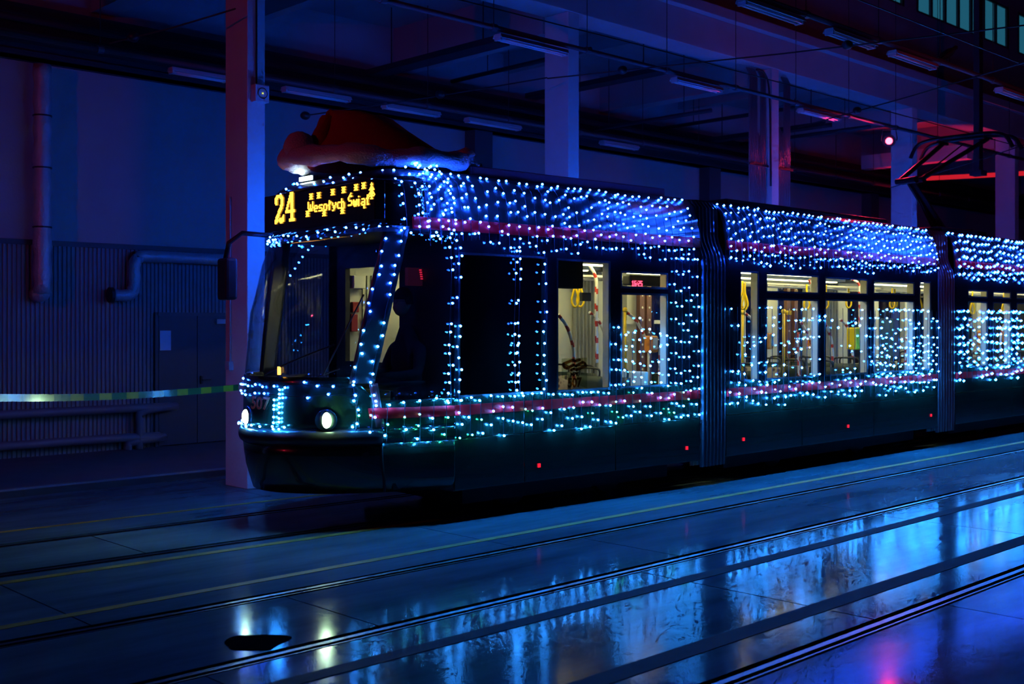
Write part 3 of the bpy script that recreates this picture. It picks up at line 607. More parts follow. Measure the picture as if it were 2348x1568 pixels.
# cars 2 and 3
for u, v, y in ((1703, 690, 8.6), (1708, 692, 8.8), (1850, 692, 8.7), (1894, 690, 8.6), (1946, 690, 8.9), (2046, 692, 8.7), (2052, 690, 8.9), (2109, 700, 8.6), (2230, 706, 8.6), (2302, 706, 8.6), (2306, 708, 8.8)): strap(u, v, y)
pole(8.8, ((1703, 718), (1703, 900))); build(MB().ball(ony(1703, 716, 8.8), .034), 'pole_knob', M_yp, T, True)
candy(pix(8.85, (1708, 718), (1720, 728), (1735, 742)))
pole(8.9, ((1797, 716), (1797, 880)), None, .02); build(MB().ball(ony(1797, 714, 8.9), .036), 'pole_knob', M_yp, T, True); pole(9.4, ((1809, 712), (1809, 722)), None, .04, 'yellow_button_box')
validator(1763, 782, 8.6, M_or, w=.05, h=.22); candy([ony(1855, 640, 8.75), ony(1861, 662, 8.75), ony(1862, 740, 8.75), ony(1863, 880, 8.75)])
candy(pix(8.9, (1836, 738), (1846, 755), (1856, 775), (1862, 800))); candy(pix(8.45, (1831, 762), (1831, 810), (1833, 880)))
validator(1858, 785, 9.2, M_or, w=.05, h=.2)
candy(pix(8.5, (1891, 740), (1900, 758), (1907, 785), (1909, 820), (1908, 880))); candy([ony(1952, 640, 8.7), ony(1968, 650, 8.7), ony(1971, 680, 8.7), ony(1971, 760, 8.7)])
validator(1963, 776, 8.62, M_yb, 'ticket_machine', .15, .33, .16); candy(pix(9.1, (1926, 733), (1940, 745), (1950, 775), (1955, 815), (1956, 860)))
candy(pix(8.4, (2085, 745), (2079, 775), (2077, 805), (2077, 850)))
pole(8.7, ((2256, 728), (2256, 850))); validator(2250, 775, 8.7, M_or, w=.08, h=.26); candy(pix(8.5, (2222, 735), (2232, 755), (2240, 775))); candy(pix(8.5, (2312, 730), (2300, 750), (2294, 780), (2293, 820)))
validator(2307, 772, 8.5, M_or, w=.06, h=.22)
# door header and panels on the far side of car 2
c = ony(2022, 780, yfar + .1); build(MB().box((c.x - .45, c.y - .04, .4), (c.x + .40, c.y, 2.0)), 'inner_door', mat('door_teal', (.03, .07, .09), .4), T)
# seats
def seat(fr, s, t, face, fab=False):
    # face -1: passenger looks forward (to the nose), backrest towards the rear
    b = -face; o = build(MB().fbox(fr, (s - .20, t - .21, .74), (s + .20, t + .21, .80)), 'seat', M_seat, T, bevel=.02)
    bk = MB(); 
    bk.grid(lambda a, q: fr(s + b * (.19 + .05 * q), t + (a - .5) * .43 * (1 - .12 * q ** 3), .80 + .50 * q), 6, 6); build(bk, 'seat_back', M_seat, o, True, .035)
    if fab: build(MB().grid(lambda a, q: fr(s + b * (.165 + .05 * q), t + (a - .5) * .36, .84 + .42 * q), 3, 3), 'seat_cushion', M_fab, o, True, .02)
    build(MB().tube(smooth_path([fr(s + b*.23, t - .16, 1.26), fr(s + b*.24, t - .16, 1.36), fr(s + b*.24, t - .10, 1.39), fr(s + b*.24, t + .10, 1.39), fr(s + b*.24, t + .16, 1.36), fr(s + b*.23, t + .16, 1.26)], 4), .013, 6), 'seat_handle', M_hand, o, True)
    build(MB().fbox(fr, (s - .04, t - .05, .36), (s + .04, t + .05, .74)), 'seat_leg', M_grey, o)
for fr, ss in ((m1, ((3.98, -1), )), (m2, ((.45, -1), (1.25, 1), (2.6, -1), (3.05, 1), (3.95, -1), (4.6, 1), (5.2, -1))), (m3, ((.8, -1), (1.7, 1), (2.6, -1), (3.4, -1)))):
    for k, (s, f) in enumerate(ss):
        for t in (-.74, -.30): seat(fr, s, t, f, k % 2 == 1)
for fr, ss in ((m1, ((4.5, -1),)), (m2, ((2.9, -1), (3.8, -1), (4.8, 1))), (m3, ((1.9, -1), (3.0, -1)))):
    for s, f in ss:
        for t in (.30, .74): seat(fr, s, t, f, True)
for fr, s, t in ((m1, 3.75, .1), (m1, 4.55, -.6), (m2, .95, -.1)): build(MB().fbox(fr, (s - .03, t - .3, .40), (s + .03, t + .3, 1.36)), 'screen_panel', M_cream, T, bevel=.02)
# emblem and number on the first window
def on1(u, v, out=.004):
    k = (u - U0) / F; r_ = Vector((CT + k * ST, ST - k * CT, 0)); base = O1 - N1 * (W + out); return ray(u, v, N1.dot(base) / N1.dot(r_))
wp = build(MB().add([on1(1288, 822), on1(1346, 820), on1(1346, 891), on1(1288, 866)], [(0, 1, 2, 3)]), 'window_sticker', glass('sticker_film', (.82, .86, .78)), T, False, .002)
path = [(842,352),(690,398),(622,360),(302,492),(335,590),(420,632),(640,522),(722,552),(942,430),(1015,475),(1050,552),(740,682),(650,642),(556,692)]
P_ = [(1270 + x / 14.25, 800 + y / 14.25) for x, y in path]; mb_ = MB()
for (a, b) in zip(P_[:-1], P_[1:]): mb_.bar(on1(*a, .010), on1(*b, .010), .006, .030, up=(0, 0, 1)); 
for a in P_: mb_.disc(on1(*a, .007), -N1, .015, .006, 10)
M_logo = glass('emblem_brown_film', (.68, .44, .16))
build(mb_, 'emblem', M_logo, wp)
c0 = on1(1318, 858, .008); digits('MPK', lambda x, y: c0 + D1 * x + Vector((0, 0, y)), .062, glass('emblem_dark_film', (.34, .22, .12)), 'sticker_letters', wp, .003)
c1 = on1(1318, 877, .008); digits('507', lambda x, y: c1 + D1 * x + Vector((0, 0, y)), .135, M_logo, 'sticker_number', wp, .006)
# pantograph on car 3
YP = 9.15; M_pan = mat('pantograph_steel', (.02, .02, .022), .45, .6)
base = ony(2165, 545, YP); base.z = 3.5; elb = ony(2086, 414, YP); head = ony(2212, 322, YP); head.z = 5.30
pan = build(MB().box((base.x - .7, YP - .5, 3.46), (base.x + .6, YP - .44, 3.54)).box((base.x - .7, YP + .44, 3.46), (base.x + .6, YP + .5, 3.54)).box((base.x - .05, YP - .5, 3.46), (base.x + .05, YP + .5, 3.56)), 'pantograph', M_pan, T)
build(MB().tube([base, elb], [.09, .07], 8), 'lower_arm', M_pan, pan); build(MB().tube([base + Vector((-.35, 0, 0)), elb + Vector((.1, 0, -.1))], .022, 6), 'guide_rod', M_pan, pan)
build(MB().tube([elb - Vector((.08, .16, 0)), elb + Vector((.05, .16, 0))], .06, 8).tube([elb - Vector((0, .25, 0)), elb + Vector((0, .25, 0))], .05, 8), 'elbow', M_pan, pan)
for sy in (-1, 1): build(MB().tube([elb + Vector((0, sy * .2, 0)), head + Vector((0, sy * .42, -.05))], .042, 8), 'upper_arm', M_pan, pan)
build(MB().tube([elb + Vector((.1, 0, -.05)), head + Vector((-.1, 0, -.12))], .012, 6), 'upper_rod', M_pan, pan)
for sx in (-.2, .2):
    build(MB().tube(smooth_path([head + Vector((sx, -.95, -.28)), head + Vector((sx, -.82, -.06)), head + Vector((sx, -.55, .02)), head + Vector((sx, 0, .03)), head + Vector((sx, .55, .02)), head + Vector((sx, .82, -.06)), head + Vector((sx, .95, -.28))], 4), .036, 6), 'collector_bar', M_pan, pan)
build(MB().tube([head + Vector((-.2, -.42, -.03)), head + Vector((.2, -.42, -.03))], .018, 6).tube([head + Vector((-.2, .42, -.03)), head + Vector((.2, .42, -.03))], .03, 6), 'collector_frame', M_pan, pan)

# ================================================================ SANTA HAT on the cab roof
LEFT = Vector((-ST, CT, 0)); TOW = Vector((-CT, -ST, 0))
HC = Vector((7.02, 9.22, 3.44))
hat = thing('santa_hat', HC, 'giant red and white Santa hat lying on the tram cab roof', 'hat')
M_hr = mat('hat_red_felt', (.42, .008, .014), .9, bump=.3, bscale=20); M_hw = mat('hat_white_fleece', (.66, .60, .60), .95, bump=.8, bscale=50)
def hp(l, z, d=0): return HC + LEFT * l + TOW * d + Vector((0, 0, z))
SIL = [(-.76, .05, .68, .05, .70), (-.70, .18, .64, .18, .66), (-.52, .31, .55, .33, .50), (-.33, .43, .50, .45, .37), (-.18, .53, .475, .54, .27), (-.08, .575, .47, .60, .20), (.10, .575, .465, .635, .13), (.28, .585, .462, .64, .07), (.41, .61, .455, .62, .02)]
N = 36; vs = []
for i, (l0, z0, l1, z1, rb) in enumerate(SIL):                # each ring spans from its right edge (l0,z0) to its left edge (l1,z1)
    for k in range(N):
        a = 2 * pi * k / N; q = .5 - .5 * cos(a); wob = 1 + .06 * sin(3 * a + i * .8) + .03 * sin(7 * a + 2 * i)
        vs.append(hp(mixf(l1, l0, q), mixf(z1, z0, q) + .012 * sin(5 * a + i), rb * wob * sin(a)))
mb_ = MB().add(vs, [(i*N+k, i*N+(k+1) % N, (i+1)*N+(k+1) % N, (i+1)*N+k) for i in range(len(SIL)-1) for k in range(N)] + [tuple((len(SIL)-1)*N+k for k in range(N))])
build(mb_, 'hat_cone', M_hr, hat, True)
build(MB().tube(smooth_path([hp(.44, .60, .02), hp(.47, .48, .10), hp(.50, .34, .20), hp(.55, .22, .30), hp(.64, .20, .34)], 4), [.05] * 3 + [.09] * 4 + [.10] * 4 + [.075] * 4 + [.05] * 2, 10), 'hat_tail', M_hr, hat, True)
def brim(a):
    r = .82 + .03 * sin(5*a) + .02 * sin(9*a + 1); z = .085 + .03 * sin(2*a + .8) + .012 * sin(6*a)
    return hp(r * cos(a) * 1.03, z, r * sin(a) * .96)
build(MB().tube([brim(2*pi*i/64) for i in range(65)], [.092 + .012 * sin(i * .9) + .008 * sin(i * 2.3) for i in range(64)] + [.092], 10, False), 'hat_brim', M_hw, hat, True)
build(MB().tube(smooth_path([brim(pi) + Vector((0, 0, .02)), brim(pi) - LEFT * .08 + Vector((0, 0, .05)), brim(pi) - LEFT * .12 + Vector((0, 0, .0)), brim(pi) - LEFT * .22 + Vector((0, 0, -.06))], 4), [.09] * 4 + [.11] * 3 + [.08] * 3 + [.05] * 3, 10), 'brim_fold', M_hw, hat, True)
build(MB().grid(lambda a, b: hp(.70, .205, .34) + Vector((sin(pi*b)*cos(2*pi*a), sin(pi*b)*sin(2*pi*a), -cos(pi*b))) * (.155 + .008 * sin(9*a*2*pi) * sin(7*b*pi)), 24, 16), 'pompom', M_hw, hat, True)

# ================================================================ DRIVER in the cab
HD = ony(922, 694, 8.92)
dr = thing('person', (HD.x + .05, HD.y, .40), 'driver in dark clothes and glasses seated in the tram cab', 'person')
def skin(name, verts, edges, rad, root, m_, parent, sub=2):
    me = bpy.data.meshes.new(name); me.from_pydata([tuple(v) for v in verts], edges, []); me.materials.append(m_)
    o = bpy.data.objects.new(name, me); COL.objects.link(o); md = o.modifiers.new('Skin', 'SKIN'); md.use_smooth_shade = True
    sv = me.skin_vertices[0].data if me.skin_vertices else None
    if sv is None: 
        me.attributes; 
    for i, r in enumerate(rad): me.skin_vertices[0].data[i].radius = (r, r) if not isinstance(r, tuple) else r
    me.skin_vertices[0].data[root].use_root = True
    s_ = o.modifiers.new('Sub', 'SUBSURF'); s_.levels = sub; s_.render_levels = sub; attach(o, parent); return o
hx, hy, hz = HD
V_ = []; E_ = []; R_ = []
def vtx(p, r, par=None):
    V_.append(Vector(p)); R_.append(r); i = len(V_) - 1
    if par is not None: E_.append((par, i))
    return i
pel = vtx((hx + .12, hy, .86), (.17, .14)); wst = vtx((hx + .11, hy, 1.08), (.15, .12), pel); ch = vtx((hx + .09, hy, 1.40), (.19, .13), wst); sh = vtx((hx + .07, hy, 1.64), (.15, .11), ch)
nk = vtx((hx + .04, hy, hz - .19), .062, sh)
for sg in (-1, 1):
    a = vtx((hx + .07, hy + sg * .21, 1.66), .075, sh); b = vtx((hx - .02, hy + sg * .27, 1.42), .055, a); c_ = vtx((hx - .27, hy + sg * .20, 1.40), .042, b); d_ = vtx((hx - .34, hy + sg * .19, 1.41), .030, c_)
    for q, (dy, ln) in enumerate(((-.03, .055), (-.012, .075), (.008, .08), (.026, .07))):
        f1 = vtx((hx - .40, hy + sg * .19 + dy, 1.415), .011, d_); vtx((hx - .40 - ln, hy + sg * .19 + dy, 1.39), .009, f1)
    th_ = vtx((hx - .37, hy + sg * .19 - sg * .05, 1.42), .012, d_); vtx((hx - .42, hy + sg * .19 - sg * .06, 1.41), .010, th_)
    k1 = vtx((hx + .05, hy + sg * .10, .86), .095, pel); k2 = vtx((hx - .33, hy + sg * .13, .88), .07, k1); k3 = vtx((hx - .36, hy + sg * .13, .50), .048, k2); vtx((hx - .50, hy + sg * .13, .45), .04, k3)
M_cloth = mat('dark_uniform', (.010, .010, .013), .85); M_skin = mat('skin_in_shade', (.30, .16, .12), .6)
skin('body', V_, E_, R_, pel, M_cloth, dr)
# head with a profile facing the nose of the tram (-x)
def headpt(a, b):
    ph = 2 * pi * a; th_ = pi * b; x = -cos(ph) * sin(th_); y = sin(ph) * sin(th_); z = cos(th_)
    r = 1.0; fx = 0
    if x < -.3:
        fx = -.10 * math.exp(-((z + .12) / .16) ** 2) * math.exp(-(y / .22) ** 2)      # nose
        fx += .05 * math.exp(-((z - .12) / .10) ** 2) * math.exp(-((abs(y) - .38) / .2) ** 2)   # eye sockets
        fx += -.05 * math.exp(-((z + .52) / .10) ** 2) * math.exp(-(y / .35) ** 2)      # lips
        fx += -.07 * math.exp(-((z + .85) / .16) ** 2) * math.exp(-(y / .4) ** 2)       # chin
    return Vector((hx + (x + fx) * .098 - (.012 if z < -.3 else 0), hy + y * .078, hz + z * .135))
hd = build(MB().grid(headpt, 40, 28), 'head', M_skin, dr, True)
hair = MB().grid(lambda a, b: Vector((hx + .012 + -cos(2*pi*a) * sin(pi*.58*b) * .104, hy + sin(2*pi*a) * sin(pi*.58*b) * .086, hz + .018 + cos(pi*.58*b) * .135 + (.05 if -cos(2*pi*a) < -.4 and b > .7 else 0) * 1)), 28, 12)
build(hair, 'hair', mat('dark_hair', (.012, .010, .009), .7), dr, True, .012)
for sg in (-1, 1):
    build(MB().ball((hx + .015, hy + sg * .080, hz - .01), .026, 10, 8, (.7, .35, 1.2)), 'ear', M_skin, dr, True)
gl = MB()
for sg in (-1, 1): 
    gl.tube([Vector((hx - .112, hy + sg * .034 + .026 * cos(q), hz + .012 + .020 * sin(q))) for q in [2*pi*i/16 for i in range(17)]], .003, 5); gl.tube([(hx - .112, hy + sg * .06, hz + .018), (hx + .01, hy + sg * .082, hz + .012)], .003, 5)
gl.tube([(hx - .114, hy - .01, hz + .016), (hx - .114, hy + .01, hz + .016)], .003, 5); build(gl, 'glasses', M_black, dr)
ds = build(MB().box((hx - .12, hy - .24, .74), (hx + .32, hy + .24, .82)), 'driver_seat', M_int_dark, T, bevel=.03)
build(MB().box((hx + .27, hy - .23, .80), (hx + .36, hy + .23, 1.55)), 'seat_back', M_int_dark, ds, bevel=.04)

# ================================================================ FAIRY LIGHTS
M_cab = mat('light_string_cable', (.012, .02, .035), .5)
M_bb = emis('bulb_blue', (.008, .075, 1.0), 290); M_bc = emis('bulb_cyan', (.018, .26, 1.0), 400); M_bg = emis('bulb_green', (.03, .85, .40), 70)
M_bb2 = emis('bulb_blue_far', (.008, .075, 1.0), 270); M_bc2 = emis('bulb_cyan_far', (.016, .26, 1.0), 420)
M_bb3 = emis('bulb_blue_distant', (.008, .085, 1.0), 120); M_bc3 = emis('bulb_cyan_distant', (.014, .26, 1.0), 170); M_bbF = emis('bulb_blue_flank', (.002, .09, 1.0), 105)
M_sock = emis('bulb_socket_glow', (.004, .07, 1.0), 14); M_sock.cycles.emission_sampling = 'NONE'
M_core = emis('bulb_white_core', (.9, .95, 1.0), 3.0); M_core.cycles.emission_sampling = 'NONE'
_q = (1 + sqrt(5)) / 2
ICO = [Vector(v).normalized() for v in ((-1,_q,0),(1,_q,0),(-1,-_q,0),(1,-_q,0),(0,-1,_q),(0,1,_q),(0,-1,-_q),(0,1,-_q),(_q,0,-1),(_q,0,1),(-_q,0,-1),(-_q,0,1))]
ICF = [(0,11,5),(0,5,1),(0,1,7),(0,7,10),(0,10,11),(1,5,9),(5,11,4),(11,10,2),(10,7,6),(7,1,8),(3,9,4),(3,4,2),(3,2,6),(3,6,8),(3,8,9),(4,9,5),(2,4,11),(6,2,10),(8,6,7),(9,8,1)]
OCT = [Vector(v) for v in ((1,0,0),(-1,0,0),(0,1,0),(0,-1,0),(0,0,1),(0,0,-1))]; OCF = [(0,2,4),(2,1,4),(1,3,4),(3,0,4),(2,0,5),(1,2,5),(3,1,5),(0,3,5)]

OUTW = Vector((-.45, -.85, .25)).normalized()
def bulb_into(mb_, c, r, ki, kc, sx=1, sz=1, SH=None, full=False):
    OC, OF = SH or (OCT, OCF)
    up = [f for f in OF if sum(OC[i].z for i in f) > .05]; dn = [f for f in OF if f not in up]; pts_ = [(c[0] + v.x * r * sx, c[1] + v.y * r, c[2] + v.z * r * sz) for v in OC]
    mb_.cur = ki; mb_.add(pts_, dn); mb_.cur = ki if kc is None or full else kc + 1; mb_.add(pts_, up)
    mb_.cur = kc; q = Vector(c) + OUTW * r * .55; mb_.add([(q.x + v.x * r * .58 * sx, q.y + v.y * r * .58, q.z + v.z * r * .58 * sz) for v in OC], OF)
def bulb_mesh(name, m_, r):
    mb_ = MB(); bulb_into(mb_, (0, 0, 0), r, 0, 1, 1, 1.1, (ICO, ICF))
    me = bpy.data.meshes.new(name); me.from_pydata(mb_.v, [], mb_.f); [me.materials.append(x) for x in (m_, M_core, M_sock)]
    for p, i in zip(me.polygons, mb_.mi): p.material_index = i
    me.update(); return me
BM = {'b': bulb_mesh('bulb_blue', M_bb, .0125), 'c': bulb_mesh('bulb_cyan', M_bc, .0125), 'g': bulb_mesh('bulb_green', M_bg, .0105)}
def strand(par, cable, bulbs):
    """one hanging wire with its bulbs; bulbs = [(point, kind)]"""
    o = build(MB().tube(cable, .0032, 4), 'light_wire', M_cab, par)
    for p, k in bulbs:
        b = bpy.data.objects.new('bulb', BM[k]); COL.objects.link(b); b.location = p; attach(b, o)
    return o
def curtain_thing(label, loc): return thing('fairy_light_curtain', loc, label, 'fairy lights', 'fairy light strings on the tram')
R = random.Random(7)
def side1(s, z, out=.03):
    if s < SN: 
        p = -math.asin(min(1, 1)) * 2 / pi
        # invert s on the near flank of the nose
        lo, hi = -1.0, 0.0
        for _ in range(30):
            md = (lo + hi) / 2
            if (nose(md, z) - O1).dot(D1) > s: lo = md
            else: hi = md
        return nose(lo, z, out)
    return m1(s, -(W - inset(z) + out), z)
def side2(s, z, out=.03): return m2(s, -(W - inset(z) + out), z)
def side3(s, z, out=.03): return m3(s, -(W - inset(z) + out), z)
def kind(z): return 'b' if z > 2.3 else ('c' if z > 1.16 or R.random() < .75 else 'g')
# front car, upper curtain
cu = curtain_thing('curtain of blue-white fairy lights along the upper flank of the front car', tuple(side1(3.2, 3.36)))
s = 1.02
while s < 5.20:
    zb = 2.74 - R.random() * .12 - (.03 if s > 4.2 else 0); z = 3.37 - R.random() * .05; bl = []
    top = z + .02
    while z > zb: bl.append((side1(s + R.uniform(-.035, .035), z, .035 + R.random() * .015), kind(z))); z -= R.uniform(.085, .155)
    strand(cu, [side1(s, top - (top - zb) * k / 6, .03) for k in range(7)], bl); s += R.uniform(.10, .135)
# front car, lower curtain over the stripe
cu = curtain_thing('sparse fairy lights hanging over the lower red stripe of the front car', tuple(side1(3, 1.2)))
s = .62
while s < 5.22:
    top = 1.16 + R.random() * .05
    if s > 3.78: top = 1.75 + R.random() * .25
    if s > 4.68: top = 2.66
    z = top; bl = []
    while z > .80: 
        if not (2.9 < s < 3.75 and z > 1.2): bl.append((side1(s + R.uniform(-.03, .03), z, .035), kind(z)))
        z -= R.uniform(.10, .19) * (1.15 if z > 1.9 else 1)
    strand(cu, [side1(s, mixf(top, .80, k / 5), .03) for k in range(6)], bl); s += R.uniform(.12, .16)
# strands framing the dark bay
cu = curtain_thing('vertical fairy light strands framing the dark bay behind the cab', tuple(side1(2.1, 2.7)))
for s in (1.49, 1.58, 2.30, 2.36, 2.71):
    z = 2.64; bl = []
    while z > 1.16:
        if not (1.95 < z < 2.35 and R.random() < .6): bl.append((side1(s + R.uniform(-.035, .035), z, .04), 'b' if z > 1.9 else 'c'))
        z -= R.uniform(.07, .13)
    strand(cu, [side1(s + .01 * sin(k), mixf(2.66, 1.15, k / 8), .03) for k in range(9)], bl)
# cab corner, pillar
cu = curtain_thing('fairy lights wound down the windscreen pillar on the cab corner', tuple(nose(-.8, 2.8)))
for off in (.08, .85):
    bl = []; z = 2.80
    while z > .96:
        if not (1.9 < z < 2.3 and R.random() < .35): bl.append((nose(-(mixf(pp(max(1.36, z)), pr(max(1.36, z)), off) + R.uniform(-.01, .01)), z, .04), 'b' if z > 2.0 else 'c'))
        z -= R.uniform(.075, .14)
    strand(cu, [nose(-mixf(pp(max(1.36, mixf(2.82, .96, k / 10))), pr(max(1.36, mixf(2.82, .96, k / 10))), off), mixf(2.82, .96, k / 10), .03) for k in range(11)], bl)
for k in range(4):
    q0 = -.86 - .04 * k; bl = [(nose(max(-1, q0 + R.uniform(-.03, .03)), mixf(3.30, 2.72, j / 7) + R.uniform(-.03, .03), .04), 'b') for j in range(8)]
    strand(cu, [nose(max(-1, q0), mixf(3.34, 2.70, j / 6), .03) for j in range(7)], bl)
# around the sign
cu = curtain_thing('fairy light garland outlining the lit destination sign', tuple(nose(0, 3.3)))
def garland(cu, f, n, jp, jz, kd='b', extra=0):
    pts = [f(k / n) for k in range(n + 1)]; bl = []
    for k in range(n + 1): bl.append((f(min(1, max(0, k / n + R.uniform(-jp, jp)))) + Vector((0, 0, R.uniform(-jz, jz))), kd))
    strand(cu, pts, bl)
garland(cu, lambda k: nose(mixf(.86, -.86, k), 3.29 + .02 * sin(20 * k), .035), 15, .01, .03)
garland(cu, lambda k: nose(mixf(.70, -.86, k), 3.355, .035), 7, .03, .02)
garland(cu, lambda k: nose(mixf(.88, -.86, k), 2.80 + .012 * sin(25 * k), .04), 17, .012, .03)
garland(cu, lambda k: nose(mixf(.90, .40, k), 2.76, .04), 8, .02, .02)
garland(cu, lambda k: nose(.90 - .02 * k, mixf(3.28, 2.80, k), .04), 6, .02, .01)
garland(cu, lambda k: nose(mixf(.90, .72, k), mixf(2.78, 2.3, k), .05), 7, .02, .01)
# windscreen base and nose
cu = curtain_thing('fairy light garland along the windscreen base and down the tram nose', tuple(nose(0, 1.4)))
garland(cu, lambda k: nose(mixf(.62, -PB, k), 1.34 + .02 * sin(18 * k), .035), 16, .012, .03, 'b')
garland(cu, lambda k: nose(mixf(.60, -PB, k), 1.25 + .012 * sin(22 * k), .035), 11, .015, .02, 'b')
pl_ = solve_p(549, 1.2, -1, .75)
garland(cu, lambda k: nose(.63, mixf(1.52, .86, k), .04), 12, .02, .015, 'c'); garland(cu, lambda k: nose(.68, mixf(1.30, .95, k), .05), 7, .02, .015, 'c')
pm = solve_p(645, 1.15, -1, .75)
garland(cu, lambda k: nose(pm, mixf(1.32, .95, k), .035), 8, .02, .012, 'c'); garland(cu, lambda k: nose(pm + .03, mixf(1.22, .95, k), .035), 5, .02, .012, 'c')
garland(cu, lambda k: nose(mixf(.45, -.25, k), .955, .05), 10, .02, .012, 'c')
# cars 2 and 3: dense nets, bulbs too many to pick apart

def net(label, fn, s0, s1, zt, zb, ds, dz, r, mats, loc, keep=None, zjit=.08):
    cu = curtain_thing(label, loc); mbb = MB(); s = s0
    while s < s1:
        top = zt - R.random() * .03; bot = zb + R.random() * zjit; z = top
        cab = [fn(s, mixf(top, bot, k / 6), .03) for k in range(7)]; build(MB().tube(cab, .004, 4), 'light_wire', M_cab, cu)
        while z > bot:
            if keep is None or keep(s, z):
                c = fn(s + R.uniform(-.03, .03), z, .04 + R.random() * .02); bulb_into(mbb, c, r * R.uniform(.8, 1.2), 0 if z > 2.25 else 1, 2, 1.15, .75 + .5 * R.random(), None, "far flank" in label)
            z -= R.uniform(*dz)
        s += R.uniform(*ds)
    o = build(mbb, 'bulbs', mats, cu); o['kind'] = 'stuff'; return cu
net('dense curtain of fairy lights along the upper flank of the second car', side2, .03, 5.56, 3.37, 2.62, (.10, .14), (.085, .15), .0165, [M_bb2, M_bc2, M_core, M_sock], tuple(side2(2.8, 3.36)))
net('fairy light net over the windows and stripe of the second car', side2, .03, 5.56, 2.12, .86, (.12, .17), (.09, .16), .0165, [M_bb2, M_bc2, M_core, M_sock], tuple(side2(2.8, 2.1)),
    keep=lambda s, z: (z < 1.2 and R.random() < .75) or R.random() < (.40 if s < .25 else .52 if s < 2.2 else .22 if s < 3.5 else .95) * (1 if z < 1.75 else .5))
net('bright upper fairy light net on the third car at the right edge', side3, .05, 6.2, 3.36, 2.58, (.13, .19), (.10, .16), .026, [M_bb3, M_bc3, M_core, M_sock], tuple(side3(3, 3.36)))
net('bright lower fairy light net on the third car at the right edge', side3, .05, 6.2, 2.12, .95, (.15, .21), (.10, .17), .026, [M_bb3, M_bc3, M_core, M_sock], tuple(side3(3, 2.1)), keep=lambda s, z: R.random() < (.85 if z > 1.2 else .5))
def sideF(s, z, out=.03):
    if s < SN:
        q = side1(s, z, out) - O1; return O1 + D1 * q.dot(D1) - N1 * q.dot(N1) + Vector((0, 0, z))
    if s < L1: return m1(s, W - inset(z) + out, z)
    return m2(s - 5.7, W - inset(z) + out, z) if s < 11.2 else m3(s - 11.9, W - inset(z) + out, z)
net('fairy lights hung on the far flank of the tram facing the columns', sideF, .95, 18.0, 3.37, 2.72, (.12, .17), (.10, .15), .022, [M_bbF, M_bbF, M_core, M_sock], tuple(sideF(9, 3.3)), keep=lambda s, z: not (5.2 < s < 5.75 or 11.2 < s < 11.95))
# a few bulbs lying on the roof edge beside the hat brim
cu = curtain_thing('bright fairy light bunch beside the hat brim at the cab roof edge', tuple(m1(1.35, -.95, 3.4)))
bl = [(m1(1.28 + R.uniform(-.2, .25), -.88 - R.random() * .08, 3.38 + R.random() * .06), 'b') for _ in range(14)]
strand(cu, [b[0] for b in sorted(bl, key=lambda b: b[0].x)], bl)

# ================================================================ HALL FITTINGS
M_pipe = mat('lamp_pipe_paint', (.10, .08, .09), .5); M_batt = mat('batten_white', (.5, .5, .53), .4); M_tube = mat('unlit_tube', (.75, .75, .78), .2)
M_foil = mat('insulation_foil', (.45, .45, .48), .45, .35, noise=.2, bump=.7, bscale=18); M_wire = mat('wire_dark', (.01, .01, .012), .5)
def batten(x0, x1, y, z, label, group):
    t = thing('fluorescent_lamp', ((x0 + x1) / 2, y, z), label, 'lamp', group)
    build(MB().box((x0, y - .06, z), (x1, y + .06, z + .05)), 'lamp_body', M_batt, t, bevel=.006)
    for sg in (-1, 1): build(MB().add([(x0, y + sg*.06, z + .045), (x1, y + sg*.06, z + .045), (x1, y + sg*.085, z - .005), (x0, y + sg*.085, z - .005)], [(0, 1, 2, 3)]), 'reflector', M_batt, t, False, .004)
    for dy in (-.035, .035): build(MB().tube([(x0 + .03, y + dy, z - .02), (x1 - .03, y + dy, z - .02)], .014, 8), 'tube', M_tube, t, True)
    for x in (x0 + .02, x1 - .02): build(MB().box((x - .015, y - .06, z - .035), (x + .015, y + .06, z)), 'tube_holder', M_batt, t)
def lamp_row(y, zpipe, spans, nm, x0, x1, hang, ordn):
    p = thing('lamp_pipe', (x0, y, zpipe), 'long pipe carrying the %s' % nm, 'pipe')
    build(MB().tube([(x0, y, zpipe), (x1, y, zpipe)], .035, 10), 'pipe_run', M_pipe, p, True)
    x = x0 + .7
    while x < x1: build(MB().tube([(x, y, zpipe), (x, y, hang)], .006, 5), 'hanger_rod', M_wire, p); build(MB().tube([(x - .04, y, zpipe), (x + .04, y, zpipe)], .05, 10), 'pipe_clip', M_pipe, p); x += 1.82
    for (a, b), o in zip(spans, ordn): batten(a, b, y, zpipe - .12, 'unlit fluorescent lamp, %s on the %s' % (o, nm), 'unlit fluorescent lamps')
ORD = ['leftmost', 'second from left', 'third from left', 'fourth from left', 'fifth from left', 'sixth from left', 'seventh from left']
def xs(y, *us): return [tuple(ony(u, 0, y).x for u in p) for p in us]
lamp_row(7.5, 5.72, xs(7.5, (1700, 1835), (1900, 2000), (2045, 2140), (2290, 2372)), 'nearest lamp row in the nave', 8.0, 30, 11.3, ORD)
lamp_row(10.8, 5.78, xs(10.8, (1140, 1295), (1545, 1650), (1835, 1920)), 'middle lamp row beside the columns', 4.0, 34, 11.3, ORD)
lamp_row(14.1, 5.42, xs(14.1, (390, 520), (650, 800), (880, 1005), (1070, 1190), (1380, 1460)), 'rear lamp row by the back wall', 2.0, 34, 7.05, ORD)
